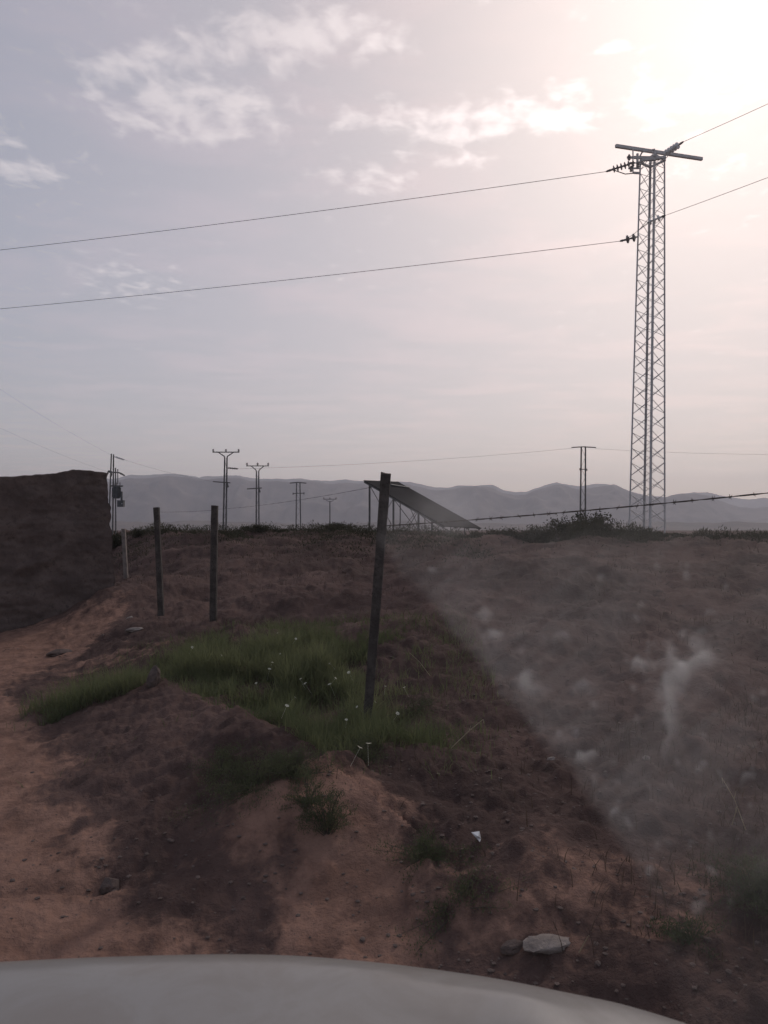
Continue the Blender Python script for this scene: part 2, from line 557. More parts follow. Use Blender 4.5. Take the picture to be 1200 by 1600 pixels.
def build_range(name, dist0, crest, dist1, offset, seed, mat, label):
    px = np.arange(-2600, 3800, 5.0)
    xs = np.array([p[0] for p in SKYLINE]); ys = np.array([p[1] for p in SKYLINE])
    prof = np.interp(px, xs, ys)
    out = (px < 0) | (px > 1200)
    wander = 760 - 26 * fbm(px / 260.0, px * 0 + 3.3, seed + 5, 4)
    k = np.where(px < 0, ss(0, -200, px), ss(1200, 1400, px))
    prof = np.where(out, prof * (1 - k) + wander * k, prof)
    prof = prof + offset(px) - 1.8 * fbm(px / 22.0, px * 0 + 6.1, seed + 9, 4, 0.6)
    zc = EYE.z + (HOR - prof) / FPX * crest
    rows = np.concatenate([np.linspace(0, 1, 46), np.linspace(1.12, 2.0, 8)])
    V = []
    for t in rows:
        d = dist0 + (crest - dist0) * t if t <= 1 else crest + (dist1 - crest) * (t - 1)
        x = (px - 600) / FPX * d
        if t <= 1:
            g = ridged(x / 420, np.full_like(x, d / 900), seed, 5)
            sh = t ** 1.25
            low = (g - 0.55) * 1.15 * math.sin(math.pi * t) ** 0.8
            z = zc * np.clip(sh + low * (0.35 + 0.65 * t), 0, 0.995 if t < 1 else 1)
        else:
            z = zc * (1 - (t - 1)) ** 1.4
        z = np.where(t == 0, -6.0, z)
        V.append(np.stack([x, np.full_like(x, d), z], 1))
    V = np.concatenate(V)
    n, m = len(rows), len(px)
    i, j = np.meshgrid(np.arange(n - 1), np.arange(m - 1), indexing='ij')
    Q = np.stack([i * m + j, i * m + j + 1, (i + 1) * m + j + 1, (i + 1) * m + j], -1).reshape(-1, 4)
    o = link(name, np_mesh(name, V, [Q], True), mat)
    tag(o, label, None, None, 'structure')


build_range('far_mountains', 7200, 8200, 9200, lambda p: 0 * p, 61, mountain_mat('far_rock', (0.13, 0.11, 0.10), (0.2, 0.17, 0.15)),
            'pale distant mountain ridge along the horizon')
build_range('mountains', 4600, 5600, 6600, lambda p: 3.0 + 3.5 * fbm(p / 90.0, p * 0 + 9.1, 77, 3) + 9 * ss(1050, 1180, p) + 3 * ss(320, 120, p), 33,
            mountain_mat('near_rock', (0.10, 0.085, 0.08), (0.17, 0.14, 0.125)), 'hazy grey blue mountain range beyond the plain')
build_range('foothills', 2500, 3000, 3600, lambda p: (816 - np.interp(p, [q[0] for q in SKYLINE], [q[1] for q in SKYLINE])) - 6 * fbm(p / 130.0, p * 0 + 2.2, 91, 4), 97,
            mountain_mat('foothill_rock', (0.10, 0.085, 0.075), (0.16, 0.13, 0.11)), 'low foothills at the mountains base')

# ------------------------------------------------------------------ mud brick wall
def build_wall():
    root = empty('mud_wall', (-5.5, 12.4, gz(-5.5, 12.4)), 'dark crumbling mud wall with a ragged broken end beside the sandy track', 'wall')
    A = Vector((-4.86, 12.8, 0)); D = Vector((-1.33, -0.8, 0)).normalized(); N = Vector((0.8, -1.33, 0)).normalized()
    if N.y > 0:
        N = -N
    L, T = 9.0, 0.55
    nu, nv = 360, 110
    us = np.linspace(0, L, nu)
    # top edge, measured along the wall from its broken end
    topz = np.interp(us, [0, 0.06, 0.55, 0.8, 1.0, 1.55, 4.0, 9.0], [2.64, 2.645, 2.645, 2.59, 2.555, 2.51, 2.45, 2.4])
    topz = topz + 0.025 * fbm(us * 2.2, us * 0, 3, 4) + 0.012 * fbm(us * 11, us * 0, 8, 2)
    V = []; rows = []
    sec = []
    hs = np.linspace(0, 1, nv)
    for side in (1, -1):
        sec += [(side, h) for h in (hs if side == 1 else hs[::-1])]
    U = np.repeat(us[:, None], len(sec), 1)
    S = np.array([s[0] for s in sec])[None, :]; Hh = np.array([s[1] for s in sec])[None, :]
    zb = -0.6
    Z = zb + (topz[:, None] - zb) * Hh
    # the broken end steps outwards going down
    endoff = np.interp(Z[0], [0.0, 0.9, 1.25, 1.65, 1.75, 2.05, 2.2, 2.55, 2.65], [0.17, 0.14, 0.11, 0.10, 0.05, 0.08, 0.03, 0.0, 0.05])
    endoff = endoff + 0.035 * fbm(Z[0] * 7, Z[0] * 0 + 1.0, 12, 3)
    Uo = U - (endoff[None, :]) * np.exp(-U / 0.35)
    th = T / 2 * (1.12 - 0.14 * Hh) * np.ones_like(U)
    course = 0.15
    joint = np.minimum(np.abs(((Z + 0.03 * fbm(U * 2, Z * 2, 31, 2)) / course) % 1 - 0.5) * 2, 1)
    rough = 0.05 * fbm(U * 1.6, Z * 2.1, 5, 4, 0.6) + 0.035 * (ridged(U * 3.2, Z * 4.2, 15, 4) - 0.6) + 0.012 * fbm(U * 14, Z * 14, 25, 2)
    rough = rough - 0.016 * ss(0.78, 1.0, joint) * ss(0.35, 0.6, vnoise(U * 1.3, Z * 1.7, 47)) - 0.05 * ss(0.80, 0.93, ridged(U * 0.9 + 0.4 * Z, Z * 0.5, 57, 3))
    off = (th + rough) * S
    X = A.x + D.x * Uo + N.x * off
    Y = A.y + D.y * Uo + N.y * off
    V = np.stack([X.ravel(), Y.ravel(), Z.ravel()], 1)
    n, m = U.shape
    i, j = np.meshgrid(np.arange(n - 1), np.arange(m), indexing='ij')
    j2 = (j + 1) % m
    Q = np.stack([i * m + j, i * m + j2, (i + 1) * m + j2, (i + 1) * m + j], -1).reshape(-1, 4)
    # end cap strips between front and back
    k = np.arange(nv - 1)
    C0 = np.stack([k, k + 1, m - 2 - k, m - 1 - k], 1)
    C1 = C0[:, ::-1] + (n - 1) * m
    mat = surf_mat('mud_brick', (0.088, 0.064, 0.058), (0.14, 0.104, 0.092), 2.6, 0.95, bump=0.02, bscale=14, c3=(0.085, 0.064, 0.056), spec=0.1)
    link('wall_body', np_mesh('wall_body', V, [Q, C0, C1], True), mat, root)


build_wall()

# ------------------------------------------------------------------ stones
def rock_mesh(name, seed, sx, sy, sz, sub=3, rough=0.4):
    import bmesh
    bm = bmesh.new()
    bmesh.ops.create_icosphere(bm, subdivisions=sub, radius=1.0)
    for v in bm.verts:
        p = v.co
        f = 1 + rough * float(fbm(np.array([p.x * 1.3 + seed * 7.1]), np.array([p.y * 1.3 + p.z * 1.7]), seed, 3)[0])
        q = p * f
        for pl in range(5):
            r2 = random.Random(seed * 31 + pl)
            nrm = Vector((r2.uniform(-1, 1), r2.uniform(-1, 1), r2.uniform(-0.4, 1))).normalized()
            dd = q.dot(nrm) - 0.72
            if dd > 0:
                q = q - nrm * dd * 0.8
        v.co = Vector((q.x * sx, q.y * sy, q.z * sz))
    me = bpy.data.meshes.new(name)
    bm.to_mesh(me); bm.free()
    return me


def place_rock(name, px, py, depth, sx, sy, sz, seed, mat, label, rz=0.0, cat='stone', tilt=0.0):
    p = at(px, py, depth)
    o = link(name, rock_mesh(name, seed, sx, sy, sz), mat)
    o.location = (p.x, p.y, gz(p.x, p.y) + sz * 0.35)
    o.rotation_euler = (tilt, tilt * 0.5, rz)
    tag(o, label, cat)
    return o


def ground_at(px, py, d0=1.9, d1=40.0):
    """first place where the sight line through a photo pixel meets the ground"""
    d = np.exp(np.linspace(math.log(d0), math.log(d1), 900))
    a = at(px, py, 1.0) - EYE
    x = EYE.x + a.x * d; z = EYE.z + a.z * d
    hit = np.nonzero(z < height(x, d, False))[0]
    k = hit[0] if len(hit) else len(d) - 1
    return float(x[k]), float(d[k])


def rock_on(px, py, sx, sy, sz, seed, mat, label, rz=0.0, sink=0.35):
    x, y = ground_at(px, py)
    o = link('stone', rock_mesh('stone', seed, sx, sy, sz), mat)
    o.location = (x, y, gz(x, y) + sz * sink)
    o.rotation_euler = (0.1, -0.08, rz)
    return tag(o, label, 'stone')


rock_on(172, 1388, 0.052, 0.045, 0.04, 4, M_STONE, 'grey stone lying alone on the sandy track in front of the bonnet', 0.4)
rock_on(240, 1078, 0.065, 0.055, 0.10, 6, M_STONE, 'upright brown stone on the crest of the soil mound, in front of the grass', 0.9, 0.6)
rock_on(856, 1482, 0.085, 0.05, 0.02, 27, M_PALE, 'long flat pale stone half sunk in the soil near the right of the bonnet', -0.12, 0.1)
rock_on(800, 1480, 0.045, 0.03, 0.02, 9, M_STONE, 'small dark flat stone touching the long pale flat stone', 0.3)
rock_on(612, 968 - 0, 0.05, 0.05, 0.03, 12, M_STONE, 'small stone on the bank right behind the leaning fence post', 0.1)
rock_on(203, 968, 0.075, 0.06, 0.045, 14, M_PALE, 'pale stone on the ledge between the mud wall and the fence posts', 0.5)
rock_on(210, 990, 0.12, 0.07, 0.035, 16, M_PALE, 'flat pale stone on the ledge just below the smaller pale stone', 0.2)
rock_on(92, 1022, 0.16, 0.1, 0.05, 18, M_STONE, 'brown flat stone half sunk in the sand below the mud wall', 0.7)
rock_on(860, 1188, 0.030, 0.022, 0.016, 20, M_PALE, 'pale stone at one end of the low stony ledge on the bank', 0.3)
rock_on(1010, 1196, 0.026, 0.02, 0.016, 21, M_PALE, 'pale rounded stone halfway along the low stony ledge', 0.8)

# scrap of white plastic
def build_scrap():
    x, y = ground_at(745, 1328)
    z = gz(x, y) + 0.01
    v = [(-0.024, 0, 0.040), (0.012, -0.004, 0.0), (0.020, 0.02, 0.004), (0.012, 0.012, 0.040), (0.004, -0.012, 0.028), (-0.006, -0.008, 0.026)]
    v = [(x + a, y + b, z + c) for a, b, c in v]
    t = [(0, 5, 1), (0, 4, 5), (0, 3, 4), (5, 2, 1), (4, 2, 5), (4, 3, 2)]
    o = link('plastic_scrap', np_mesh('plastic_scrap', v, [np.array(t)]), M_PLASTIC)
    md = o.modifiers.new('thick', 'SOLIDIFY'); md.thickness = 0.002
    tag(o, 'crumpled scrap of white plastic lying on the bank beside a dark weed', 'litter')


build_scrap()


def scatter_stones():
    rng = np.random.default_rng(4)
    protos = []
    for k in range(8):
        me = rock_mesh('tmp_rock', 40 + k, 1.0, rng.uniform(0.6, 1.0), rng.uniform(0.3, 0.5), 1, 0.5)
        vv = np.array([v.co[:] for v in me.vertices]); ff = np.array([p.vertices[:] for p in me.polygons])
        protos.append((vv, ff)); bpy.data.meshes.remove(me)
    V = []; F = []; base = 0
    N = 9000
    r = np.exp(rng.uniform(math.log(2.2), math.log(17), N * 2)); a = rng.uniform(-0.62, 0.62, N * 2)
    x = r * np.sin(a); y = r * np.cos(a)
    keep = rng.uniform(0, 1, N * 2) < (0.18 + 0.82 * ss(0.45, 0.62, vnoise(x * 0.8, y * 0.8, 71))) * (1 - 0.35 * sand_mask(x, y))
    x, y, r = x[keep][:N], y[keep][:N], r[keep][:N]
    z = height(x, y)
    size = 0.003 + 0.016 * rng.power(0.22, len(x))
    size = size * (0.6 + 0.06 * r)
    for k in range(len(x)):
        vv, ff = protos[k % 8]
        c, s = math.cos(k * 1.7), math.sin(k * 1.7)
        q = vv * size[k]
        q = np.stack([q[:, 0] * c - q[:, 1] * s + x[k], q[:, 0] * s + q[:, 1] * c + y[k], q[:, 2] + z[k] + size[k] * 0.08], 1)
        V.append(q); F.append(ff + base); base += len(vv)
    o = link('loose_stones', np_mesh('loose_stones', np.concatenate(V), [np.concatenate(F)]), M_STONE)
    tag(o, 'small loose stones and clods strewn over the soil', None, None, 'stuff')


scatter_stones()

# ------------------------------------------------------------------ grass and weeds
def blades(x, y, z, h, w, lean, rng, curl=0.5):
    n = len(x)
    yaw = rng.uniform(0, 2 * math.pi, n)
    fx, fy = np.cos(yaw), np.sin(yaw)
    sx, sy = -fy, fx
    V = np.zeros((n, 7, 3))
    for k, (t, ww) in enumerate(((0, 1.0), (0.4, 0.85), (0.75, 0.5))):
        bend = lean * h * (t ** (1 + curl))
        cx, cy, cz = x + fx * bend, y + fy * bend, z + h * t * (1 - 0.25 * lean * t)
        V[:, 2 * k] = np.stack([cx - sx * w * ww / 2, cy - sy * w * ww / 2, cz], 1)
        V[:, 2 * k + 1] = np.stack([cx + sx * w * ww / 2, cy + sy * w * ww / 2, cz], 1)
    V[:, 6] = np.stack([x + fx * lean * h, y + fy * lean * h, z + h * (1 - 0.25 * lean)], 1)
    b = np.arange(n)[:, None] * 7
    Q = np.concatenate([b + np.array([[0, 1, 3, 2]]), b + np.array([[2, 3, 5, 4]])])
    T = b + np.array([[4, 5, 6]])
    return V.reshape(-1, 3), Q, T


def grass_density(x, y):
    """the green strip behind the mound, round the leaning post and over the mound's far shoulder"""
    d = np.exp(-(((x + 1.1) / 1.5) ** 2 + ((y - 7.3) / 1.6) ** 2) ** 1.1)
    d = np.maximum(d, np.exp(-(((x + 0.28) / 0.62) ** 2 + ((y - 5.1) / 1.05) ** 2) ** 1.2))
    d = np.maximum(d, 0.9 * np.exp(-(((x + 2.3) / 0.75) ** 2 + ((y - 6.6) / 1.2) ** 2) ** 1.2))
    for (ax, ay, bx, by) in ((-2.02, 6.55, -1.3, 5.45), (-1.3, 5.45, -0.30, 4.1)):
        s, t = seg_dist(x, y, ax, ay, bx, by)
        inside = (t > 0.0) & (t < 1.0)
        d = np.where(inside & (s > -0.12), d * ss(-0.03, -0.15, s), d)
    d = d * (0.08 + 1.1 * ss(0.3, 0.68, fbm(x * 2.6, y * 2.6, 88, 3) * 0.6 + 0.5))
    return d


def build_grass():
    rng = np.random.default_rng(9)
    n = 190000
    x = rng.uniform(-3.4, 1.0, n); y = rng.uniform(4.0, 9.6, n)
    d = grass_density(x, y)
    keep = rng.uniform(0, 1, n) < np.clip(d, 0, 1) ** 1.3
    x, y, d = x[keep], y[keep], d[keep]
    z = height(x, y) - 0.01
    h = rng.uniform(0.07, 0.27, len(x)) * (0.45 + 0.75 * np.clip(d, 0, 1)) * (0.45 + 1.1 * vnoise(x * 3.4, y * 3.4, 12))
    w = rng.uniform(0.003, 0.0065, len(x))
    V, Q, T = blades(x, y, z, h, w, rng.uniform(0.1, 1.3, len(x)), rng)
    o = link('grass', np_mesh('grass', V, [Q, T]), M_GRASS)
    tag(o, 'green grass patch behind the soil mound and round the leaning post', None, None, 'stuff')
    # sparse dry growth all over the bank
    n = 24000
    r = np.exp(rng.uniform(math.log(2.6), math.log(19), n)); a = rng.uniform(-0.60, 0.66, n)
    x = r * np.sin(a); y = r * np.cos(a)
    s = s_of(x, y)
    pr = ss(-0.6, 0.6, s) * (0.10 + 0.9 * ss(0.5, 0.68, vnoise(x * 1.1, y * 1.1, 131))) * (1 - sand_mask(x, y)) * (1 - np.clip(grass_density(x, y), 0, 1))
    keep = rng.uniform(0, 1, n) < pr
    x, y = x[keep], y[keep]
    h = rng.uniform(0.03, 0.13, len(x))
    V, Q, T = blades(x, y, height(x, y) - 0.005, h, rng.uniform(0.002, 0.004, len(x)) + 0.0003 * np.hypot(x, y), rng.uniform(0.2, 1.1, len(x)), rng)
    o = link('dry_grass', np_mesh('dry_grass', V, [Q, T]), M_DRY)
    tag(o, 'sparse dry brown grass scattered over the soil bank', None, None, 'stuff')


build_grass()


def build_brush():
    rng = np.random.default_rng(77)
    n = 80000
    left = rng.uniform(0, 1, n) < 0.5
    x = np.where(left, rng.uniform(-7.5, 2.0, n), rng.uniform(1.5, 11, n))
    yc = np.interp(x, [-6, -2, 1.5, 5, 14], [20.3, 19.8, 17.0, 14.2, 14.0])
    y = yc + np.where(left, rng.normal(-0.6, 1.5, n), rng.normal(0.5, 0.6, n))
    cl = np.where(left, ss(0.42, 0.66, vnoise(x * 1.3, y * 1.1, 140)), ss(2.0, 3.2, x) * ss(0.25, 0.6, vnoise(x * 2.1, y * 1.4, 143)))
    keep = rng.uniform(0, 1, n) < 0.12 + 0.88 * cl
    x, y, cl = x[keep], y[keep], cl[keep]
    n = len(x)
    z = height(x, y) + rng.uniform(0, 1, n) ** 1.6 * (0.03 + 0.17 * cl) * np.where(left[keep], 1.0, 1.8 - 1.0 * ss(4.6, 5.6, x))
    c = np.stack([x, y, z], 1)
    d = rng.normal(0, 1, (n, 3)); d[:, 2] = np.abs(d[:, 2]) + 0.6
    d /= np.linalg.norm(d, axis=1)[:, None]
    u = np.cross(d, rng.normal(0, 1, (n, 3))); u /= np.linalg.norm(u, axis=1)[:, None]
    L = rng.uniform(0.03, 0.10, n)[:, None]; Wd = rng.uniform(0.004, 0.010, n)[:, None]
    V = np.stack([c - u * Wd * 0.3, c + d * L * 0.5 - u * Wd, c + d * L, c + d * L * 0.5 + u * Wd], 1).reshape(-1, 3)
    o = link('brushwood', np_mesh('brushwood', V, [np.arange(n * 4).reshape(-1, 4)]), M_SHRUB)
    tag(o, 'low dark brushwood covering the crest of the bank', None, None, 'stuff')


build_brush()


def weed(name, px, py, radius, hgt, n, mat, label, seed, leaf=0.011):
    """a low bushy herb: thin stems from one root, small leaves along them"""
    rng = np.random.default_rng(seed)
    cx, cy = ground_at(px, py)
    zc_ = gz(cx, cy)
    root = empty(name, (cx, cy, zc_), label, 'weed')
    st = MB(); tips = []
    b = Vector((cx, cy, zc_ - 0.02))
    for k in range(max(14, n // 110)):
        an = rng.uniform(0, 6.28); le = rng.uniform(0.05, 1.0) ** 0.7
        ex, ey = cx + math.cos(an) * radius * le, cy + math.sin(an) * radius * 0.8 * le
        lift = hgt * rng.uniform(0.35, 1.0) * (1.1 - 0.75 * le)
        e = Vector((ex, ey, gz(ex, ey) + lift))
        m = b.lerp(e, 0.5) + Vector((0, 0, 0.35 * lift))
        st.tube([b, m, e], [0.002, 0.0015, 0.0007], 4)
        for q in range(8):
            f = 0.25 + 0.75 * q / 7
            tips.append(b.lerp(m, f * 2) if f < 0.5 else m.lerp(e, f * 2 - 1))
    st.build('stem', M_TWIG, root)
    tips = np.array([t[:] for t in tips])
    c = tips[rng.integers(0, len(tips), n)] + rng.normal(0, 1, (n, 3)) * np.array([1.0, 1.0, 0.5]) * (0.07 * radius + 0.004)
    c[:, 2] = np.maximum(c[:, 2], height(c[:, 0], c[:, 1]))
    d = rng.normal(0, 1, (n, 3)); d[:, 2] = np.abs(d[:, 2]) + 0.8
    d /= np.linalg.norm(d, axis=1)[:, None]
    u = np.cross(d, rng.normal(0, 1, (n, 3))); u /= np.linalg.norm(u, axis=1)[:, None]
    L = rng.uniform(0.6, 1.9, n)[:, None] * leaf; Wd = rng.uniform(0.10, 0.22, n)[:, None] * leaf
    V = np.stack([c - u * Wd * 0.3, c + d * L * 0.5 - u * Wd, c + d * L, c + d * L * 0.5 + u * Wd], 1).reshape(-1, 3)
    link('leaves', np_mesh('leaves', V, [np.arange(n * 4).reshape(-1, 4)]), mat, root)
    return root


weed('weed_clump', 395, 1238, 0.44, 0.17, 7000, M_GRASS2, 'dark green weed clump on the soil below the mound crest', 3)
weed('weed_clump', 512, 1305, 0.14, 0.24, 2600, M_GRASS2, 'feathery upright weed standing at the edge of the sandy strip', 4)
weed('weed_clump', 668, 1345, 0.25, 0.11, 2600, M_GRASS2, 'low dark weed next to the scrap of white plastic', 5)
weed('weed_clump', 1180, 1410, 0.28, 0.20, 5500, M_GRASS2, 'bushy dark weed seen at the frame edge above the bare soil', 6)
weed('weed_clump', 720, 1420, 0.26, 0.05, 1500, M_GRASS2, 'flat sparse weed in front of the low dark weed', 7)
weed('weed_clump', 1080, 1460, 0.16, 0.08, 1300, M_GRASS2, 'small weed tuft between the bushy dark weed and the bonnet', 8)
weed('weed_clump', 455, 1215, 0.26, 0.16, 3600, M_GRASS2, 'leafy green weed between the dark clump and the feathery upright weed', 11)
weed('weed_clump', 345, 1205, 0.26, 0.12, 2600, M_GRASS2, 'thin green weed on the bank face above the dark clump', 12)
weed('weed_clump', 480, 1262, 0.16, 0.16, 1800, M_GRASS2, 'small green weed just left of the feathery upright weed', 13)
weed('weed_clump', 560, 1190, 0.24, 0.15, 2800, M_GRASS2, 'leafy weed where the grass patch meets the sandy strip', 14)
weed('weed_clump', 650, 1118, 0.34, 0.14, 2600, M_GRASS2, 'spreading weed at the foot of the leaning fence post', 10)


def stalk(px0, py0, px1, py1, label, r=0.0028, extra=True):
    x, y = ground_at(px0, py0)
    b = Vector((x, y, gz(x, y)))
    e = at(px1, py1, y - 0.05)
    m = MB()
    mid = b.lerp(e, 0.55) + Vector((0.006, 0, 0.012))
    m.tube([b, mid, e], [r, r * 0.8, r * 0.6], 5)
    if extra:
        m.tube([e, e + Vector((0.004, 0, -0.025))], [r * 0.8, r * 0.4], 4)
        m.tube([mid, mid + Vector((0.012, 0.01, 0.03))], [r * 0.6, r * 0.3], 4)
    o = m.build('dry_stalk', M_STRAW)
    tag(o, label, 'stalk')


stalk(703, 1180, 755, 1124, 'bright straw stalk leaning on the bank between two weeds')
stalk(1166, 1298, 1128, 1215, 'tall thin dry stalk, the taller of two on the bank', 0.002)
stalk(1143, 1290, 1150, 1262, 'short dry stalk beside the tall thin stalk', 0.002)
stalk(672, 1062, 640, 1020, 'thin dry stalk sticking out of the bank behind the leaning post', 0.002, False)
stalk(905, 1492, 920, 1462, 'short straw stalk beside the long pale flat stone', 0.0018, False)

# little white flowers
def flower_mesh():
    m = MB()
    m.tube([(0, 0, -0.09), (0.004, 0, 0.0)], 0.0005, 4)
    for k in range(7):
        a = 2 * math.pi * k / 7
        c, s = math.cos(a), math.sin(a)
        i = len(m.v)
        for (r_, t_, z_) in ((0.001, -0.25, 0.0), (0.010, -0.42, 0.004), (0.014, 0, 0.003), (0.010, 0.42, 0.004)):
            m.v.append(Vector((r_ * math.cos(a + t_), r_ * math.sin(a + t_), z_)))
        m.q.append((i, i + 1, i + 2, i + 3))
    return m.mesh('wildflower')


FL = [(434, 995), (462, 1018), (438, 1042), (425, 1052), (421, 1062), (515, 1060), (545, 1074), (515, 1085), (470, 1075), (477, 1082), (461, 1101), (448, 1135),
      (602, 1087), (586, 1111), (558, 1131), (621, 1132), (541, 1155), (562, 1209), (524, 1080), (345, 1045), (300, 1030), (576, 1198), (632, 1100), (400, 1085)]
fme = flower_mesh()
fme.materials.append(M_PETAL)
for k, (fx, fy) in enumerate(FL):
    o = bpy.data.objects.new('wildflower', fme)
    COL.objects.link(o)
    x, y = ground_at(fx, fy + 14)
    o.location = (x, y, gz(x, y) + 0.17)
    o.rotation_euler = (rnd.uniform(0.2, 0.9), rnd.uniform(-0.5, 0.5), rnd.uniform(0, 6))
    sc_ = rnd.uniform(0.75, 1.3)
    o.scale = (sc_, sc_, sc_)
    tag(o, 'tiny white wildflower standing in the green grass behind the mound', 'flower', 'white wildflowers in the grass')

# ------------------------------------------------------------------ shrubs on the bank's crest
def make_shrub(seed, rad, hgt, nst, nleaf):
    rng = np.random.default_rng(seed)
    st = MB(); tips = []
    for k in range(nst):
        a = rng.uniform(0, 6.28); le = rng.uniform(0.15, 1.0)
        b = Vector((rng.uniform(-0.01, 0.01), rng.uniform(-0.01, 0.01), -0.05))
        e = Vector((math.cos(a) * rad * le, math.sin(a) * rad * le, hgt * rng.uniform(0.45, 1.0) * (1.05 - 0.4 * le)))
        m = b.lerp(e, 0.5) + Vector((0, 0, 0.1 * hgt))
        st.tube([b, m, e], [0.012, 0.008, 0.003], 4)
        for q in range(5):
            tips.append(b.lerp(m, 0.5 + 0.5 * q / 4)); tips.append(m.lerp(e, q / 4)); tips.append(m.lerp(e, 0.5 + 0.5 * q / 4))
    tips = np.array([t[:] for t in tips])
    c = tips[rng.integers(0, len(tips), nleaf)] + rng.normal(0, 0.085, (nleaf, 3)) * np.array([1, 1, 0.8])
    c[:, 2] = np.abs(c[:, 2])
    d = rng.normal(0, 1, (nleaf, 3)); d[:, 2] = np.abs(d[:, 2]) + 0.4
    d /= np.linalg.norm(d, axis=1)[:, None]
    u = np.cross(d, rng.normal(0, 1, (nleaf, 3))); u /= np.linalg.norm(u, axis=1)[:, None]
    L = rng.uniform(0.04, 0.10, nleaf)[:, None]; Wd = rng.uniform(0.010, 0.022, nleaf)[:, None]
    V = np.stack([c - u * Wd * 0.3, c + d * L * 0.5 - u * Wd, c + d * L, c + d * L * 0.5 + u * Wd], 1).reshape(-1, 3)
    Q = np.arange(nleaf * 4).reshape(-1, 4)
    return st.mesh('stem'), np_mesh('foliage', V, [Q])


PROTO = [make_shrub(1, 0.75, 0.85, 30, 4200), make_shrub(2, 0.5, 0.55, 18, 1800), make_shrub(3, 0.35, 0.75, 12, 1000), make_shrub(4, 0.9, 0.5, 26, 2200)]
for s_, f_ in PROTO:
    s_.materials.append(M_TWIG); f_.materials.append(M_SHRUB)


def shrub(px, top, depth, kind, width, label, group=None, zbase=None):
    """top: photo row of its top; width: photo pixels across"""
    p = at(px, top, depth)
    zb = gz(p.x, p.y) if zbase is None else zbase
    rad, hgt = ((0.75, 0.85), (0.5, 0.55), (0.35, 0.75), (0.9, 0.5))[kind]
    root = empty('shrub', (p.x, p.y, zb - 0.03), label, 'shrub', group)
    root.rotation_euler = (0, 0, rnd.uniform(0, 6.28))
    sxy = width / FPX * depth / 2 / rad
    root.scale = (sxy, sxy, max(0.25, (p.z - zb) / hgt))
    for nm, me in zip(('stem', 'foliage'), PROTO[kind]):
        o = bpy.data.objects.new(nm, me)
        COL.objects.link(o)
        o.parent = root
    return root


shrub(926, 800, 16.5, 0, 104, 'large bushy shrub in front of the distant twin pole pylon')
shrub(880, 803, 16.0, 2, 62, 'tall upright shrub just beside the large bushy shrub')
shrub(846, 820, 15.6, 1, 60, 'low ragged shrub at the end of the row by the large bushy shrub')
shrub(972, 820, 15.8, 1, 60, 'low shrub between the large bushy shrub and the lattice tower')
shrub(404, 818, 19.6, 3, 84, 'dark rounded shrub on the crest under a tee topped pylon')
shrub(525, 814, 19.2, 1, 52, 'spiky shrub on the crest near the solar panel')
shrub(764, 822, 16.5, 2, 44, 'shrub at the low end of the solar panel')
shrub(1134, 832, 15.0, 2, 16, 'thin upright shrub alone on the crest past the lattice tower')
shrub(1174, 830, 15.0, 2, 22, 'ragged shrub on the crest at the far end, past the thin upright shrub')
shrub(548, 822, 19.0, 2, 22, 'tiny shrub between the spiky shrub and the solar panel')
for (sx_, top_, wd_, kd_, dp_) in ((790, 820, 48, 2, 16), (815, 826, 54, 1, 15.6), (1000, 826, 50, 1, 15.2), (1030, 828, 50, 2, 15.2), (1060, 832, 56, 1, 15.0),
                                   (1092, 836, 56, 1, 15.0), (1150, 838, 50, 1, 15.0), (990, 822, 30, 2, 15.6), (832, 820, 30, 2, 15.6), (745, 827, 50, 1, 17), (1190, 840, 50, 1, 15.0)):
    shrub(sx_, top_, dp_, kd_, wd_, 'small scrubby shrub in the row along the crest beneath the lattice tower', 'scrub along the crest')
for (sx_, top_, wd_, kd_, dp_) in ((215, 824, 46, 3, 20), (255, 826, 40, 1, 20), (300, 828, 44, 3, 20), (345, 826, 34, 1, 20), (372, 824, 30, 2, 20), (440, 826, 40, 1, 20),
                                   (178, 828, 34, 1, 20), (470, 828, 40, 3, 20)):
    shrub(sx_, top_, dp_, kd_, wd_, 'low brown shrub on the crest behind the straight fence posts', 'low shrubs behind the fence')

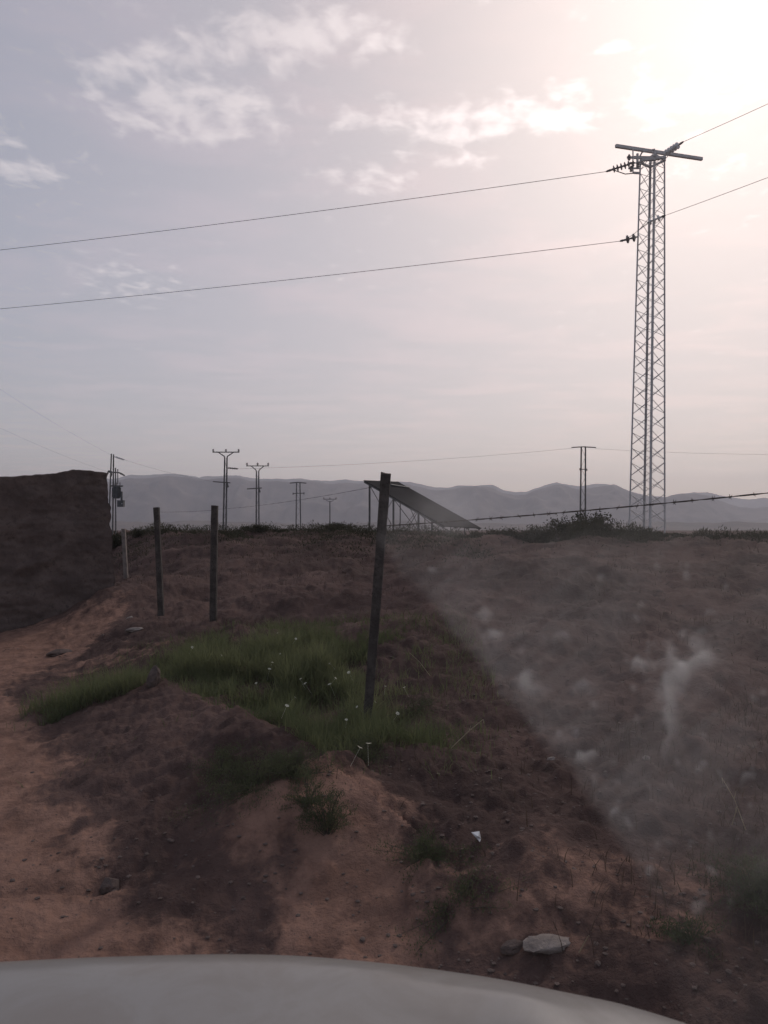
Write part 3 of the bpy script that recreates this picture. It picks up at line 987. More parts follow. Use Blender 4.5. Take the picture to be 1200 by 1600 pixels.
# ------------------------------------------------------------------ fence posts and wire
def fence_post(top, base, wtop, wbase, label, seed, sink=0.15, mat=None):
    rng = random.Random(seed)
    root_ = Vector(base)
    d = (Vector(top) - Vector(base))
    a = Vector(base) - d.normalized() * sink
    m = MB()
    K = 22
    d.normalize()
    x = d.cross(Vector((0, 1, 0))).normalized(); yv = x.cross(d)
    n = 8
    for i in range(K + 1):
        t = i / K
        p = a.lerp(Vector(top), t)
        w = (wbase + (wtop - wbase) * t) / 2
        for (cx, cy) in ((-1, -0.8), (-0.8, -1), (0.8, -1), (1, -0.8), (1, 0.8), (0.8, 1), (-0.8, 1), (-1, 0.8)):
            j = 1 + rng.uniform(-0.05, 0.05)
            m.v.append(p + x * (cx * w * j) + yv * (cy * w * j) + d * (rng.uniform(-0.008, 0.008) if i == K else 0))
    for i in range(K):
        for k in range(n):
            k2 = (k + 1) % n
            m.q.append((i * n + k, i * n + k2, (i + 1) * n + k2, (i + 1) * n + k))
    c = len(m.v)
    m.v.append(Vector(top) + d * 0.004)
    for k in range(n):
        m.t.append((c, K * n + k, K * n + (k + 1) % n))
    o = empty('fence_post', root_, label, 'fence post', 'fence posts along the bank')
    m.build('post', mat or M_POST, o)
    for f in (0.55, 0.8, 0.95):
        st = MB()
        p = Vector(base).lerp(Vector(top), f) - yv * 0 + Vector((0, -(wtop / 2 + 0.004), 0))
        st.tube([p + Vector((-0.018, 0.01, 0.006)), p + Vector((-0.012, -0.004, 0.002)), p + Vector((0.012, -0.004, -0.002)), p + Vector((0.018, 0.01, -0.006))], 0.0025, 5)
        st.build('wire_staple', M_BARB, o)
    return o


P3t = at(603, 740, 5.46); P3b = at(572, 1105, 5.34)
P2t = at(335.5, 790, 10.3); P2b = at(333, 990, 10.3)
P1t = at(244.5, 793, 10.9); P1b = at(253, 985, 10.75)
P3b.z = min(P3b.z, gz(P3b.x, P3b.y)); P2b.z = min(P2b.z, gz(P2b.x, P2b.y)); P1b.z = min(P1b.z, gz(P1b.x, P1b.y))
fence_post(P3t, P3b, 0.074, 0.062, 'tall dark fence post leaning over, nearest, with green grass round its foot', 1)
fence_post(P2t, P2b, 0.088, 0.09, 'upright dark fence post, the thicker of the pair behind the grass', 2)
fence_post(P1t, P1b, 0.078, 0.08, 'slightly leaning thin fence post, second from the broken wall end', 3)
P0t = at(193, 826, 15.5); P0b = at(197, 905, 15.5); P0b.z = gz(P0b.x, P0b.y)
fence_post(P0t, P0b, 0.075, 0.085, 'short pale brown fence post right beside the broken wall end', 4, mat=M_PALE)
PRt = at(1500, 738, 3.3); PRb = Vector((PRt.x + 0.03, PRt.y, gz(PRt.x, PRt.y)))


def wire_pts(a, b, sag, n=24):
    a = Vector(a); b = Vector(b)
    return [a.lerp(b, i / n) - Vector((0, 0, 4 * sag * (i / n) * (1 - i / n))) for i in range(n + 1)]


def barbed(a, b, sag, label, r=0.0022, step=0.105, barbs=True):
    pts = wire_pts(a, b, sag, 40)
    m = MB()
    d = (Vector(b) - Vector(a)).normalized(); up = Vector((0, 0, 1)); si = d.cross(up).normalized()
    for ph in (0, math.pi):
        q = []
        for i in range(len(pts) - 1):
            for k in range(4):
                u = i + k / 4
                p = pts[i].lerp(pts[i + 1], k / 4)
                an = u * 1.6 + ph
                q.append(p + (up * math.cos(an) + si * math.sin(an)) * r * 0.9)
        q.append(pts[-1])
        m.tube(q, r, 5)
    if barbs:
        L = (Vector(b) - Vector(a)).length
        for k in range(int(L / step)):
            f = (k + rnd.uniform(0.25, 0.75)) / (L / step)
            i = min(int(f * 40), 39)
            p = pts[i].lerp(pts[i + 1], f * 40 - i)
            for w in (-1, 1):
                a1 = rnd.uniform(0, 3.14)
                e = (up * math.sin(a1) + si * math.cos(a1)) * 0.016 + d * (0.006 * w)
                m.tube([p - e, p + d * w * 0.003, p + e], [0.0010, 0.0026, 0.0010], 4)
            m.tube([p - d * 0.008, p + d * 0.008], [r * 2.0, r * 2.0], 6)
    o = m.build('barbed_wire', M_BARB)
    tag(o, label, 'wire')
    return o


barbed(at(597, 822, 5.36), at(1500, 738, 3.3), 0.02, 'twisted barbed wire running from the leaning post past the lattice tower base', 0.0024)
barbed(at(335, 796, 10.25), at(603, 757, 5.40), 0.03, 'thin slack wire strung from the thick straight post to the leaning post', 0.0008, 0.2, False)
barbed(at(245, 800, 10.8), at(335, 797, 10.25), 0.01, 'thin wire between the two straight fence posts', 0.0009, 0.2, False)
fence_post(PRt, PRb, 0.075, 0.075, 'fence post outside the frame carrying the barbed wire', 6)

# ------------------------------------------------------------------ lattice tower
def insulator(m, a, b, nd, rd, core=0.02):
    a = Vector(a); b = Vector(b)
    prof = [(0.0, core)]
    for k in range(nd):
        f0 = 0.1 + 0.8 * k / nd; s_ = 0.8 / nd
        prof += [(f0, core), (f0 + 0.25 * s_, rd), (f0 + 0.5 * s_, rd * 0.92), (f0 + 0.62 * s_, core * 1.6)]
    prof.append((1.0, core))
    m.lathe(a, b, prof, 12)


TD = 36.0
T_TOP = at(1019.5, 243, TD); T_BASE = at(1010.5, 842, TD)
T_GROUND = T_BASE + (T_BASE - T_TOP) * ((T_BASE.z - gz(T_BASE.x, T_BASE.y) + 0.3) / (T_TOP.z - T_BASE.z))
R_TOP, R_BASE = 0.605, 0.875
TH0 = math.radians(9.5)


def tower_pt(corner, f, inset=0.0):
    """corner 0..3, f from the photo's base (0) to the top (1); below 0 runs on to the ground"""
    c = T_BASE.lerp(T_TOP, f)
    r = R_BASE + (R_TOP - R_BASE) * f - inset
    a = TH0 + corner * math.pi / 2
    return c + Vector((r * math.cos(a), -r * math.sin(a), 0))


F0 = -(T_BASE - T_GROUND).length / (T_TOP - T_BASE).length
tower = empty('lattice_tower', T_GROUND, 'tall slender steel lattice tower with one crossarm, standing behind the crest scrub', 'pylon')
for k in range(4):
    a_, b_ = tower_pt(k, F0), tower_pt(k, 1.0)
    cen = T_BASE.lerp(T_TOP, 0.5) - tower_pt(k, 0.5)
    MB().angle(a_, b_, 0.085, 0.014, cen).build('leg', M_STEEL, tower)
NP = 25
for k in range(4):
    m = MB()
    k2 = (k + 1) % 4
    for i in range(-2, NP):
        f0, f1 = i / NP, (i + 1) / NP
        jit = rnd.uniform(-0.002, 0.002)
        m.beam(tower_pt(k, f0 + 0.004, 0.03), tower_pt(k2, f1 - 0.004 + jit, 0.03), 0.018, 0.024)
        m.beam(tower_pt(k2, f0 + 0.004, 0.045), tower_pt(k, f1 - 0.004, 0.045), 0.018, 0.024)
    m.build('bracing', M_STEEL, tower)
# crossarm: two channel bars, braced to the head
ca0, ca1 = at(962, 228, 35.35), at(1097, 248.5, 36.7)
dd = (ca1 - ca0).normalized()
m = MB()
m.beam(ca0, ca1, 0.13, 0.145)
m.build('crossarm', M_STEEL, tower)
m = MB()
for k in range(4):
    p = tower_pt(k, 0.985); q = tower_pt((k + 1) % 4, 0.985)
    m.beam(p, q, 0.07, 0.10)
    m.beam(tower_pt(k, 1.0), ca0.lerp(ca1, 0.30 + 0.27 * (k in (0, 3))) - Vector((0, 0, 0.10)), 0.05, 0.06)
m.beam(at(990, 246, 35.9), at(1040, 247, 36.1), 0.10, 0.12)
m.beam(at(1003, 250, 35.6), at(1034, 246, 35.4), 0.09, 0.12)
m.build('head_frame', M_STEEL, tower)
m = MB()
m.beam(at(989, 232, 35.5), at(989, 270, 35.5), 0.05, 0.05)
m.beam(at(996, 240, 35.6), at(996, 262, 35.6), 0.10, 0.08)
m.beam(at(980, 246, 35.5), at(1004, 246.5, 35.7), 0.07, 0.10)
m.beam(at(982, 263, 35.5), at(999, 263, 35.6), 0.06, 0.07)
m.beam(at(990, 270, 35.5), at(999, 270.5, 35.6), 0.06, 0.10)
m.beam(at(984, 254, 35.5), at(999, 255, 35.6), 0.05, 0.05)
m.build('switch_bracket', M_STEEL, tower)
for (x_, y_) in ((983, 246), (989, 256), (997, 257), (986, 264)):
    m = MB()
    insulator(m, at(x_, y_ + 5, 35.45), at(x_, y_ - 5, 35.45), 3, 0.075, 0.03)
    m.build('post_insulator', M_DPORC, tower)
STR = [((988, 255, 35.6), (952, 266.5, 36.0), 5, 0.17, M_DPORC), ((1038, 241, 35.4), (1064, 224, 34.6), 5, 0.17, M_PORC),
       ((996, 370, 35.7), (972, 376, 36.0), 2, 0.20, M_DPORC), ((1011, 348, 35.1), (1036, 338, 34.7), 3, 0.16, M_PORC)]
ends = []
for a_, b_, nd, rd, mt in STR:
    m = MB()
    A_, B_ = at(*a_), at(*b_)
    insulator(m, A_, B_, nd, rd, 0.035)
    o = m.build('insulator_string', mt, tower)
    c = MB(); c.lathe(B_.lerp(A_, 0.12), B_ + (B_ - A_) * 0.16, [(0, 0.03), (0.3, 0.06), (0.8, 0.045), (1, 0.02)], 8)
    c.build('end_clamp', M_DSTEEL, o)
    ends.append(B_ + (B_ - A_) * 0.14)
m = MB()
JC = lambda: m.build('jumper_cable', M_WIRE, tower)
m.tube([at(957, 265, 36), at(968, 269, 35.9), at(977, 272, 35.8), at(988, 271, 35.7), at(996, 269, 35.6)], 0.025, 6)
JC(); m = MB()
m.tube([at(976, 375, 36), at(990, 366, 35.6), at(1003, 355, 35.2), at(1014, 347, 35)], 0.012, 6)
JC(); m = MB()
m.tube([at(1052, 231, 35), at(1042, 246, 35.3), at(1028, 250, 35.4), at(1008, 252, 35.4), at(996, 262, 35.5)], 0.018, 6)
JC()


def power_line(a, b, sag, r, label, n=60):
    m = MB(); m.tube(wire_pts(a, b, sag, n), r, 6)
    o = m.build('power_line', M_WIRE)
    return tag(o, label, 'cable')


def beyond(p0, p1, k):
    return p0 + (p1 - p0) * k


power_line(ends[0], beyond(ends[0], at(0, 384, 45.5), 1.5), 0.30, 0.014, 'upper power cable slanting from the crossarm down across the open sky')
power_line(ends[1], beyond(ends[1], at(1200, 159, 30.5), 3.0), 0.10, 0.011, 'upper power cable rising from the crossarm towards the sun')
power_line(ends[2], beyond(ends[2], at(0, 476, 45.5), 1.5), 0.30, 0.014, 'lower power cable slanting from the tower across the sky')
power_line(ends[3], beyond(ends[3], at(1200, 274, 30.5), 3.0), 0.10, 0.011, 'lower power cable rising from the tower, below the crossarm')

# ------------------------------------------------------------------ distant pylons
def tee_pylon(px, top, pole_px, depth, half, label, mids, gap=3.6):
    """twin-pole pylon with a tee top, three upright insulators and side arms"""
    k = depth / FPX
    zg = gz(at(px, top, depth).x, depth)
    T = at(px, top, depth)
    root = empty('twin_pole_pylon', (T.x, depth, zg), label, 'pylon', 'pylons on the plain')
    g = gap * k / 2
    yv = Vector((0, 0, 1)); X = Vector((1, 0, 0))
    drop = 9 * k
    ctr = Vector((T.x, depth, T.z))
    for s in (-1, 1):
        m = MB()
        b = Vector((T.x + s * g * 1.25 + pole_px * k, depth, zg - 0.2))
        m.tube([b, ctr + X * (s * g) - yv * drop, ctr + X * (s * g * 1.4) - yv * (drop * 0.72), ctr + X * (s * half * 0.5 * k) - yv * (1.2 * k), ctr + X * (s * half * 0.62 * k)],
               [0.12, 0.10, 0.085, 0.07, 0.05], 8)
        m.build('pole', M_DSTEEL, root)
    m = MB(); m.beam(ctr - X * (half * k), ctr + X * (half * k), 0.11, 0.13); m.build('crossarm', M_DSTEEL, root)
    m = MB()
    for i in range(7):
        z0 = zg + 0.6 + (T.z - drop - zg - 0.8) * i / 7; z1 = zg + 0.6 + (T.z - drop - zg - 0.8) * (i + 1) / 7
        s = 1 if i % 2 else -1
        m.beam((T.x - s * g * 1.1 + pole_px * k * (1 - i / 7), depth, z0), (T.x + s * g * 1.1 + pole_px * k * (1 - (i + 1) / 7), depth, z1), 0.03, 0.03)
    m.build('bracing', M_DSTEEL, root)
    for s in (-0.95, 0.0, 0.95):
        m = MB()
        p = ctr + X * (s * half * k)
        insulator(m, p + yv * 0.05, p + yv * (5.2 * k), 3, 2.0 * k, 0.5 * k)
        m.build('insulator', M_DPORC, root)
    for (x0, y0, x1, y1, ins) in mids:
        m = MB()
        if ins:
            insulator(m, at(x0, y0, depth - 0.2), at(x1, y1, depth - 0.2), 5, 1.6 * k, 0.7 * k)
            m.build('side_insulator', M_DPORC, root)
        else:
            m.beam(at(x0, y0, depth - 0.25), at(x1, y1, depth - 0.25), 0.14, 1.6 * k)
            m.beam(at((x0 + x1) / 2 + (x1 - x0) * 0.3, y1, depth - 0.25), at((x0 + x1) / 2 + (x1 - x0) * 0.38, y1 + 7, depth - 0.2), 0.2, 2.2 * k)
            m.build('side_arm', M_DSTEEL, root)
    return root


tee_pylon(353, 706.5, -1.5, 100, 21, 'taller tee topped twin pole pylon behind the straight fence posts', [(355, 731, 372, 732.5, True), (333, 752.5, 360, 754.5, False)])
tee_pylon(402.5, 728, 0.5, 118, 17.5, 'shorter tee topped twin pole pylon above the dark rounded shrub', [(386, 764, 409, 762.5, False)])


def flat_pylon(px, top, depth, half, gap0, gap1, label, arms, r=0.10, base_px=0.0):
    k = depth / FPX
    T = at(px, top, depth)
    zg = gz(T.x, depth)
    root = empty('twin_pole_pylon', (T.x, depth, zg), label, 'pylon', 'pylons on the plain')
    for s in (-1, 1):
        m = MB()
        m.tube([(T.x + s * gap1 * k / 2 + base_px * k, depth, zg - 0.2), (T.x + s * gap0 * k / 2, depth, T.z + 0.5 * k)], [r * 1.15, r], 8)
        m.build('pole', M_DSTEEL, root)
    m = MB()
    m.beam((T.x - half * k, depth - 0.2, T.z - 0.4 * k), (T.x, depth - 0.2, T.z + 0.6 * k), 0.14, 1.5 * k)
    m.beam((T.x, depth - 0.2, T.z + 0.6 * k), (T.x + half * k, depth - 0.2, T.z - 0.6 * k), 0.14, 1.5 * k)
    m.build('crossarm', M_DSTEEL, root)
    m = MB()
    for i in range(9):
        f0, f1 = i / 9, (i + 1) / 9
        s = 1 if i % 2 else -1
        g0 = (gap1 + (gap0 - gap1) * f0) * k / 2; g1 = (gap1 + (gap0 - gap1) * f1) * k / 2
        m.beam((T.x - s * g0 + base_px * k * (1 - f0), depth, zg + (T.z - zg) * f0), (T.x + s * g1 + base_px * k * (1 - f1), depth, zg + (T.z - zg) * f1), 0.035, 0.035)
    m.build('bracing', M_DSTEEL, root)
    for (x0, y0, x1, y1) in arms:
        m = MB()
        m.beam(at(x0, y0, depth - 0.3), at(x1, y1, depth - 0.3), 0.12, 1.1 * k)
        for (xx, yy) in ((x0, y0), (x1, y1)):
            insulator(m, at(xx, yy + 2.2, depth - 0.3), at(xx, yy - 1.6, depth - 0.3), 2, 1.1 * k, 0.4 * k)
        m.build('side_arm', M_DSTEEL, root)
    return root


flat_pylon(911.5, 699, 100, 19, 6.5, 8.5, 'twin pole pylon with a flat bowed crossarm behind the large bushy shrub', [(906, 733, 917, 733.5)], 0.10, -2.0)
flat_pylon(466, 754.5, 155, 13, 5.5, 7.5, 'faded twin pole pylon with two short crossarms far behind the crest', [(458, 771, 475, 770.5)], 0.11, 0.5)
# smallest, single pole
def far_tee():
    k = 230 / FPX
    T = at(515.5, 780, 230); zg = gz(T.x, 230)
    root = empty('single_pole_pylon', (T.x, 230, zg), 'smallest faded pylon, a single pole with a vee top near the solar panel', 'pylon', 'pylons on the plain')
    m = MB(); m.tube([(T.x, 230, zg - 0.2), (T.x, 230, T.z - 3 * k)], [0.22, 0.16], 8); m.build('pole', M_DSTEEL, root)
    m = MB()
    m.beam((T.x - 10 * k, 230, T.z), (T.x + 10 * k, 230, T.z), 0.15, 0.2)
    for s in (-1, 1):
        m.beam((T.x, 230, T.z - 4 * k), (T.x + s * 6 * k, 230, T.z - 0.4), 0.12, 0.15)
    m.build('crossarm', M_DSTEEL, root)
    for s in (-1, 0, 1):
        m = MB()
        insulator(m, (T.x + s * 9.5 * k, 230, T.z), (T.x + s * 9.5 * k, 230, T.z + 3 * k), 2, 1.2 * k, 0.4 * k)
        m.build('insulator', M_DPORC, root)


far_tee()


def transformer_pole():
    d = 100.0; k = d / FPX
    zg = gz(at(178, 720, d).x, d)
    root = empty('transformer_pylon', (at(178, 720, d).x, d, zg), 'pole mounted transformer station with a dark tank, beyond the broken wall end', 'transformer')
    def pole(x0, y0, x1, r, dy=0.0):
        t = at(x0, y0, d + dy); b = at(x1, 835, d + dy)
        MB().tube([(b.x, b.y, zg - 0.2), t], [r * 1.15, r], 8).build('pole', M_DSTEEL, root)
    pole(174, 709, 169.5, 0.085); pole(177.5, 710, 176, 0.09, 0.4); pole(180.5, 731, 181, 0.08, 0.9)
    MB().beam(at(184, 733, d), at(184, 757, d), 0.10, 0.10).build('riser_pipe', M_DSTEEL, root)
    m = MB(); insulator(m, at(179, 713.5, d - 0.2), at(195, 718.5, d - 0.6), 6, 1.5 * k, 0.5 * k); m.build('insulator_string', M_PORC, root)
    m = MB()
    m.beam(at(168, 737.5, d - 0.3), at(186, 738.5, d - 0.3), 0.14, 1.8 * k)
    m.tube([at(168, 739, d - 0.3), at(170, 736, d - 0.3), at(173, 736.5, d - 0.3), at(174, 741, d - 0.3), at(173.2, 745, d - 0.3)], [0.07, 0.13, 0.16, 0.14, 0.08], 8)
    m.tube([at(186, 738.5, d - 0.3), at(190, 740.5, d - 0.3), at(195, 743.3, d - 0.3)], [0.09, 0.12, 0.08], 8)
    m.build('crossarm', M_DSTEEL, root)
    m = MB(); m.beam(at(174, 759.3, d - 0.5), at(192, 759.5, d - 0.5), 0.30, 2.2 * k); m.build('platform', M_DSTEEL, root)
    tank = MB(); c = at(182, 769.5, d - 0.3)
    hw, hh = 5.6 * k, 9.3 * k
    tank.lathe(c - Vector((0, 0, hh)), c + Vector((0, 0, hh)), [(0, hw * 0.8), (0.05, hw), (0.92, hw), (0.96, hw * 1.08), (1, hw * 1.02)], 16)
    for i in range(10):
        an = 2 * math.pi * i / 10
        q = c + Vector((math.cos(an) * hw, math.sin(an) * hw, 0))
        tank.beam(q - Vector((0, 0, hh * 0.8)), q + Vector((0, 0, hh * 0.8)), 0.06, 0.22, Vector((math.cos(an), math.sin(an), 0)))
    t_ = tank.build('transformer_tank', M_TANK, root)
    for x_ in (178, 182, 187.5):
        m = MB()
        insulator(m, at(x_, 760, d - 0.4), at(x_, 753.5, d - 0.4), 3, 1.1 * k, 0.4 * k)
        m.build('bushing', M_DPORC, t_)
    m = MB(); m.beam(at(190, 768, d - 0.5), at(190, 782, d - 0.5), 2.6 * k, 2.6 * k); m.build('cable_duct', M_TANK, root)
    m = MB(); m.beam(at(189, 782.4, d - 0.7), at(189, 792, d - 0.7), 9.5 * k, 7 * k)
    m.beam(at(189, 781.9, d - 0.7), at(189, 782.5, d - 0.7), 10.5 * k, 8 * k)
    bx = m.build('switch_box', M_TANK, root)
    MB().beam(at(190.5, 786, d - 1.05), at(190.5, 788, d - 1.05), 0.05, 0.1).build('latch', M_STEEL, bx)


transformer_pole()
power_line(at(372, 732.5, 99.8), at(894, 700.5, 99.8), 0.4, 0.014, 'long faint far cable from the tee topped pylon to the bowed crossarm pylon', 40)
power_line(at(930, 701, 99.8), at(1420, 707, 96), 0.5, 0.014, 'faint far cable leaving the bowed crossarm pylon behind the lattice tower', 30)
power_line(at(195, 718.5, 99.4), at(334, 752.5, 99.7), 0.25, 0.009, 'thin cable dropping from the transformer pole to the taller tee topped pylon', 30)
power_line(at(174, 711, 100), at(-160, 500, 62), 0.5, 0.006, 'faint cable rising from the transformer pole over the mud wall, the upper one', 30)
power_line(at(169, 737.5, 99.7), at(-160, 590, 62), 0.5, 0.006, 'faint cable rising from the transformer pole over the mud wall, the lower one', 30)

# ------------------------------------------------------------------ solar panel table
def solar_table():
    A = at(568, 751, 60.0); B = at(622, 753.5, 62.6)
    C = at(694, 823, 55.2); D = at(752, 826, 58.4)
    n = (C - A).cross(B - A).normalized()
    if n.z < 0:
        n = -n
    zg = gz(A.x, A.y)
    mid = (A + D) / 2
    root = empty('solar_panel', (mid.x, mid.y, zg), 'large tilted solar panel table on thin steel legs, behind the leaning post', 'solar panel')
    nu, nv = 4, 4
    def P_(u, v):
        return A.lerp(B, u).lerp(C.lerp(D, u), v)
    for j in range(nv):
        for i in range(nu):
            g = 0.0005
            q = [P_(i / nu + g, j / nv + g), P_((i + 1) / nu - g, j / nv + g), P_((i + 1) / nu - g, (j + 1) / nv - g), P_(i / nu + g, (j + 1) / nv - g)]
            v = [p + n * 0.05 for p in q] + [p for p in q]
            f = [(0, 1, 2, 3), (7, 6, 5, 4), (0, 4, 5, 1), (1, 5, 6, 2), (2, 6, 7, 3), (3, 7, 4, 0)]
            link('solar_module', np_mesh('solar_module', [tuple(p) for p in v], [np.array(f)]), M_PV, root)
    for u in (0.02, 0.34, 0.66, 0.98):
        MB().beam(P_(u, 0.004) - n * 0.075, P_(u, 0.996) - n * 0.075, 0.10, 0.14, n).build('rail', M_RAIL, root)
    for u in (0.06, 0.94):
        for v in (0.06, 0.37, 0.68, 0.84):
            p = P_(u, v) - n * 0.16
            MB().tube([(p.x, p.y, zg - 0.2), p], 0.085 if u < 0.5 else 0.045, 8).build('leg', M_DSTEEL, root)
    vs = (0.06, 0.37, 0.68, 0.84)
    m = MB()
    for a_, b_ in zip(vs[:-1], vs[1:]):
        for u in (0.94,):
            p, q = P_(u, a_) - n * 0.16, P_(u, b_) - n * 0.16
            m.tube([(p.x, p.y, zg), q], 0.03, 5); m.tube([(q.x, q.y, zg), p], 0.03, 5)
    for v in vs:
        p, q = P_(0.06, v) - n * 0.16, P_(0.94, v) - n * 0.16
        m.tube([(p.x, p.y, zg), q], 0.03, 5); m.tube([(q.x, q.y, zg), p], 0.03, 5)
    m.build('cross_brace', M_DSTEEL, root)
    p = P_(0.62, 0.02)
    m = MB(); m.beam(P_(0.55, 0.10) + n * 0.10, P_(1.0, 0.14) + n * 0.06, 0.14, 0.10, n); m.build('cable_tray', M_RAIL, root)


solar_table()

# ------------------------------------------------------------------ the car we look out of
M_PAINT = None
def car_paint():
    m, t = new_mat('car_paint')
    co = t.n('ShaderNodeTexCoord').outputs['Object']
    dust = t.maprange(t.noise(co, 7.0, 8.0, 0.65, 0.6), 0.35, 0.7)
    fine = t.maprange(t.noise(co, 240.0, 2.0, 0.5), 0.45, 0.7)
    c = t.mix(t.math('MULTIPLY', dust, 0.55), (0.215, 0.205, 0.195), (0.185, 0.158, 0.138))
    c = t.mix(t.math('MULTIPLY', fine, 0.18), c, (0.2, 0.175, 0.15))
    rg = t.math('ADD', 0.48, t.math('MULTIPLY', dust, 0.25))
    p = t.n('ShaderNodeBsdfPrincipled', {'Base Color': c, 'Roughness': rg, 'Specular IOR Level': 0.35, 'Metallic': 0.0, 'Coat Weight': 0.55, 'Coat Roughness': 0.18})
    t.n('ShaderNodeOutputMaterial', {'Surface': p.outputs[0]})
    return m


def build_car():
    paint = car_paint()
    dark = surf_mat('black_trim', (0.02, 0.02, 0.02), (0.035, 0.035, 0.035), 20, 0.7)
    tyre = surf_mat('tyre_rubber', (0.022, 0.021, 0.02), (0.05, 0.043, 0.036), 9, 0.9)
    rimm = surf_mat('steel_rim', (0.3, 0.3, 0.3), (0.38, 0.37, 0.36), 9, 0.45, metallic=0.7)
    glassm, t = new_mat('headlight_glass')
    p = t.n('ShaderNodeBsdfPrincipled', {'Base Color': (0.5, 0.5, 0.5, 1), 'Roughness': 0.15})
    t.n('ShaderNodeOutputMaterial', {'Surface': p.outputs[0]})
    car = empty('car', (-0.35, -0.2, 0.0), 'dusty silver grey car seen from inside, its bonnet along the bottom edge', 'car')
    # outline of the bonnet's rim, seen from above, clockwise from the rear left
    rim = [(-1.20, 0.05), (-1.24, 0.35), (-1.23, 0.65), (-1.16, 0.86), (-1.02, 0.99), (-0.80, 1.045), (-0.56, 1.072), (-0.36, 1.088), (-0.17, 1.092), (-0.02, 1.075),
           (0.12, 1.045), (0.25, 1.004), (0.34, 0.968), (0.43, 0.905), (0.49, 0.80), (0.53, 0.62), (0.545, 0.35), (0.53, 0.05)]
    P = np.array(rim)
    # resample smoothly
    tt = np.linspace(0, len(rim) - 1, 160)
    def cr(t_):
        i = int(min(max(math.floor(t_), 0), len(rim) - 2)); f = t_ - i
        p0, p1, p2, p3 = P[max(i - 1, 0)], P[i], P[i + 1], P[min(i + 2, len(rim) - 1)]
        return 0.5 * ((2 * p1) + (-p0 + p2) * f + (2 * p0 - 5 * p1 + 4 * p2 - p3) * f * f + (-p0 + 3 * p1 - 3 * p2 + p3) * f ** 3)
    RM = np.array([cr(t_) for t_ in tt])
    C = np.array([-0.35, 0.10])
    def ring(s, z):
        q = C + (RM - C) * s
        q[:, 1] = np.maximum(q[:, 1], 0.05)
        return np.column_stack([q, np.full(len(q), z)])
    # bonnet: crown falling to the rim
    rows = []
    for s, z in ((0.02, 1.060), (0.2, 1.059), (0.4, 1.054), (0.55, 1.049), (0.66, 1.044), (0.74, 1.040), (0.80, 1.036), (0.85, 1.033), (0.89, 1.029), (0.925, 1.024),
                 (0.955, 1.017), (0.98, 1.007), (1.0, 0.992), (1.012, 0.972), (1.018, 0.945)):
        r_ = ring(s, z + 0.036)
        # two shallow pressed ridges running forwards
        for xr, amp, wd in ((-0.93, 0.012, 0.05), (0.17, 0.012, 0.045)):
            r_[:, 2] += amp * np.exp(-((r_[:, 0] - (xr - 0.22 * (r_[:, 1] - 0.95) * (1 if xr > 0 else -1))) / wd) ** 2) * ss(1.0, 0.86, s)
        sd = (r_[:, 0] + 0.02) * 0.425 + (r_[:, 1] - 0.985) * 0.905
        r_[:, 2] += 0.007 * np.exp(-(sd / 0.018) ** 2) * ss(-0.12, 0.0, r_[:, 0]) * ss(1.0, 0.9, s)
        rows.append(r_)
    V = np.concatenate(rows); n, m_ = len(rows), len(RM)
    i, j = np.meshgrid(np.arange(n - 1), np.arange(m_ - 1), indexing='ij')
    Q = np.stack([i * m_ + j, i * m_ + j + 1, (i + 1) * m_ + j + 1, (i + 1) * m_ + j], -1).reshape(-1, 4)
    o = link('bonnet', np_mesh('bonnet', V, [Q], True), paint, car)
    # front end and wings below the bonnet's shut line
    rows = [ring(1.014, 0.974), ring(1.024, 0.955), ring(1.035, 0.86), ring(1.045, 0.75), ring(1.05, 0.62), ring(1.06, 0.55), ring(1.055, 0.40), ring(1.0, 0.36)]
    V = np.concatenate(rows); n = len(rows)
    i, j = np.meshgrid(np.arange(n - 1), np.arange(m_ - 1), indexing='ij')
    Q = np.stack([i * m_ + j, i * m_ + j + 1, (i + 1) * m_ + j + 1, (i + 1) * m_ + j], -1).reshape(-1, 4)
    link('body', np_mesh('body', V, [Q], True), paint, car)
    g = MB()
    for k in range(4):
        g.beam((-0.75, 1.115, 0.66 + 0.05 * k), (0.02, 1.125, 0.66 + 0.05 * k), 0.03, 0.022)
    g.build('grille', dark, car)
    for xx, yy in ((-1.02, 1.02), (0.36, 1.0)):
        m = MB(); m.lathe((xx, yy - 0.02, 0.72), (xx, yy + 0.045, 0.72), [(0, 0.10), (0.6, 0.10), (0.9, 0.085), (1, 0.04)], 20)
        m.build('headlight', glassm, car, True)
    for xx in (-1.13, 0.43):
        w = MB(); w.lathe((xx - 0.1, 0.45, 0.34), (xx + 0.1, 0.45, 0.34), [(0, 0.22), (0.04, 0.31), (0.15, 0.335), (0.85, 0.335), (0.96, 0.31), (1, 0.22)], 32)
        wh = w.build('wheel', tyre, car, True)
        rr = MB(); rr.lathe((xx - 0.105, 0.45, 0.34), (xx + 0.105, 0.45, 0.34), [(0, 0.2), (0.1, 0.21), (0.9, 0.21), (1, 0.2)], 24); rr.build('rim', rimm, wh, True)
    # windscreen: clear pane in its frame, dusty outside the wiped field
    b0, t0 = Vector((0, 0.60, 1.10)), Vector((0, 0.13, 2.04))
    xl, xr = -1.12, 0.44
    gm, t = new_mat('clear_glass')
    tb = t.n('ShaderNodeBsdfTransparent', {'Color': (0.97, 0.97, 0.97, 1)})
    t.n('ShaderNodeOutputMaterial', {'Surface': tb.outputs[0]})
    v = [(xl, b0.y, b0.z), (xr, b0.y, b0.z), (xr - 0.08, t0.y, t0.z), (xl + 0.08, t0.y, t0.z)]
    pane = link('windscreen', np_mesh('windscreen', v, [np.array([(0, 1, 2, 3)])]), gm, car)
    fr = MB()
    for p_, q_ in ((0, 1), (1, 2), (2, 3), (3, 0)):
        fr.tube([v[p_], v[q_]], 0.03, 8)
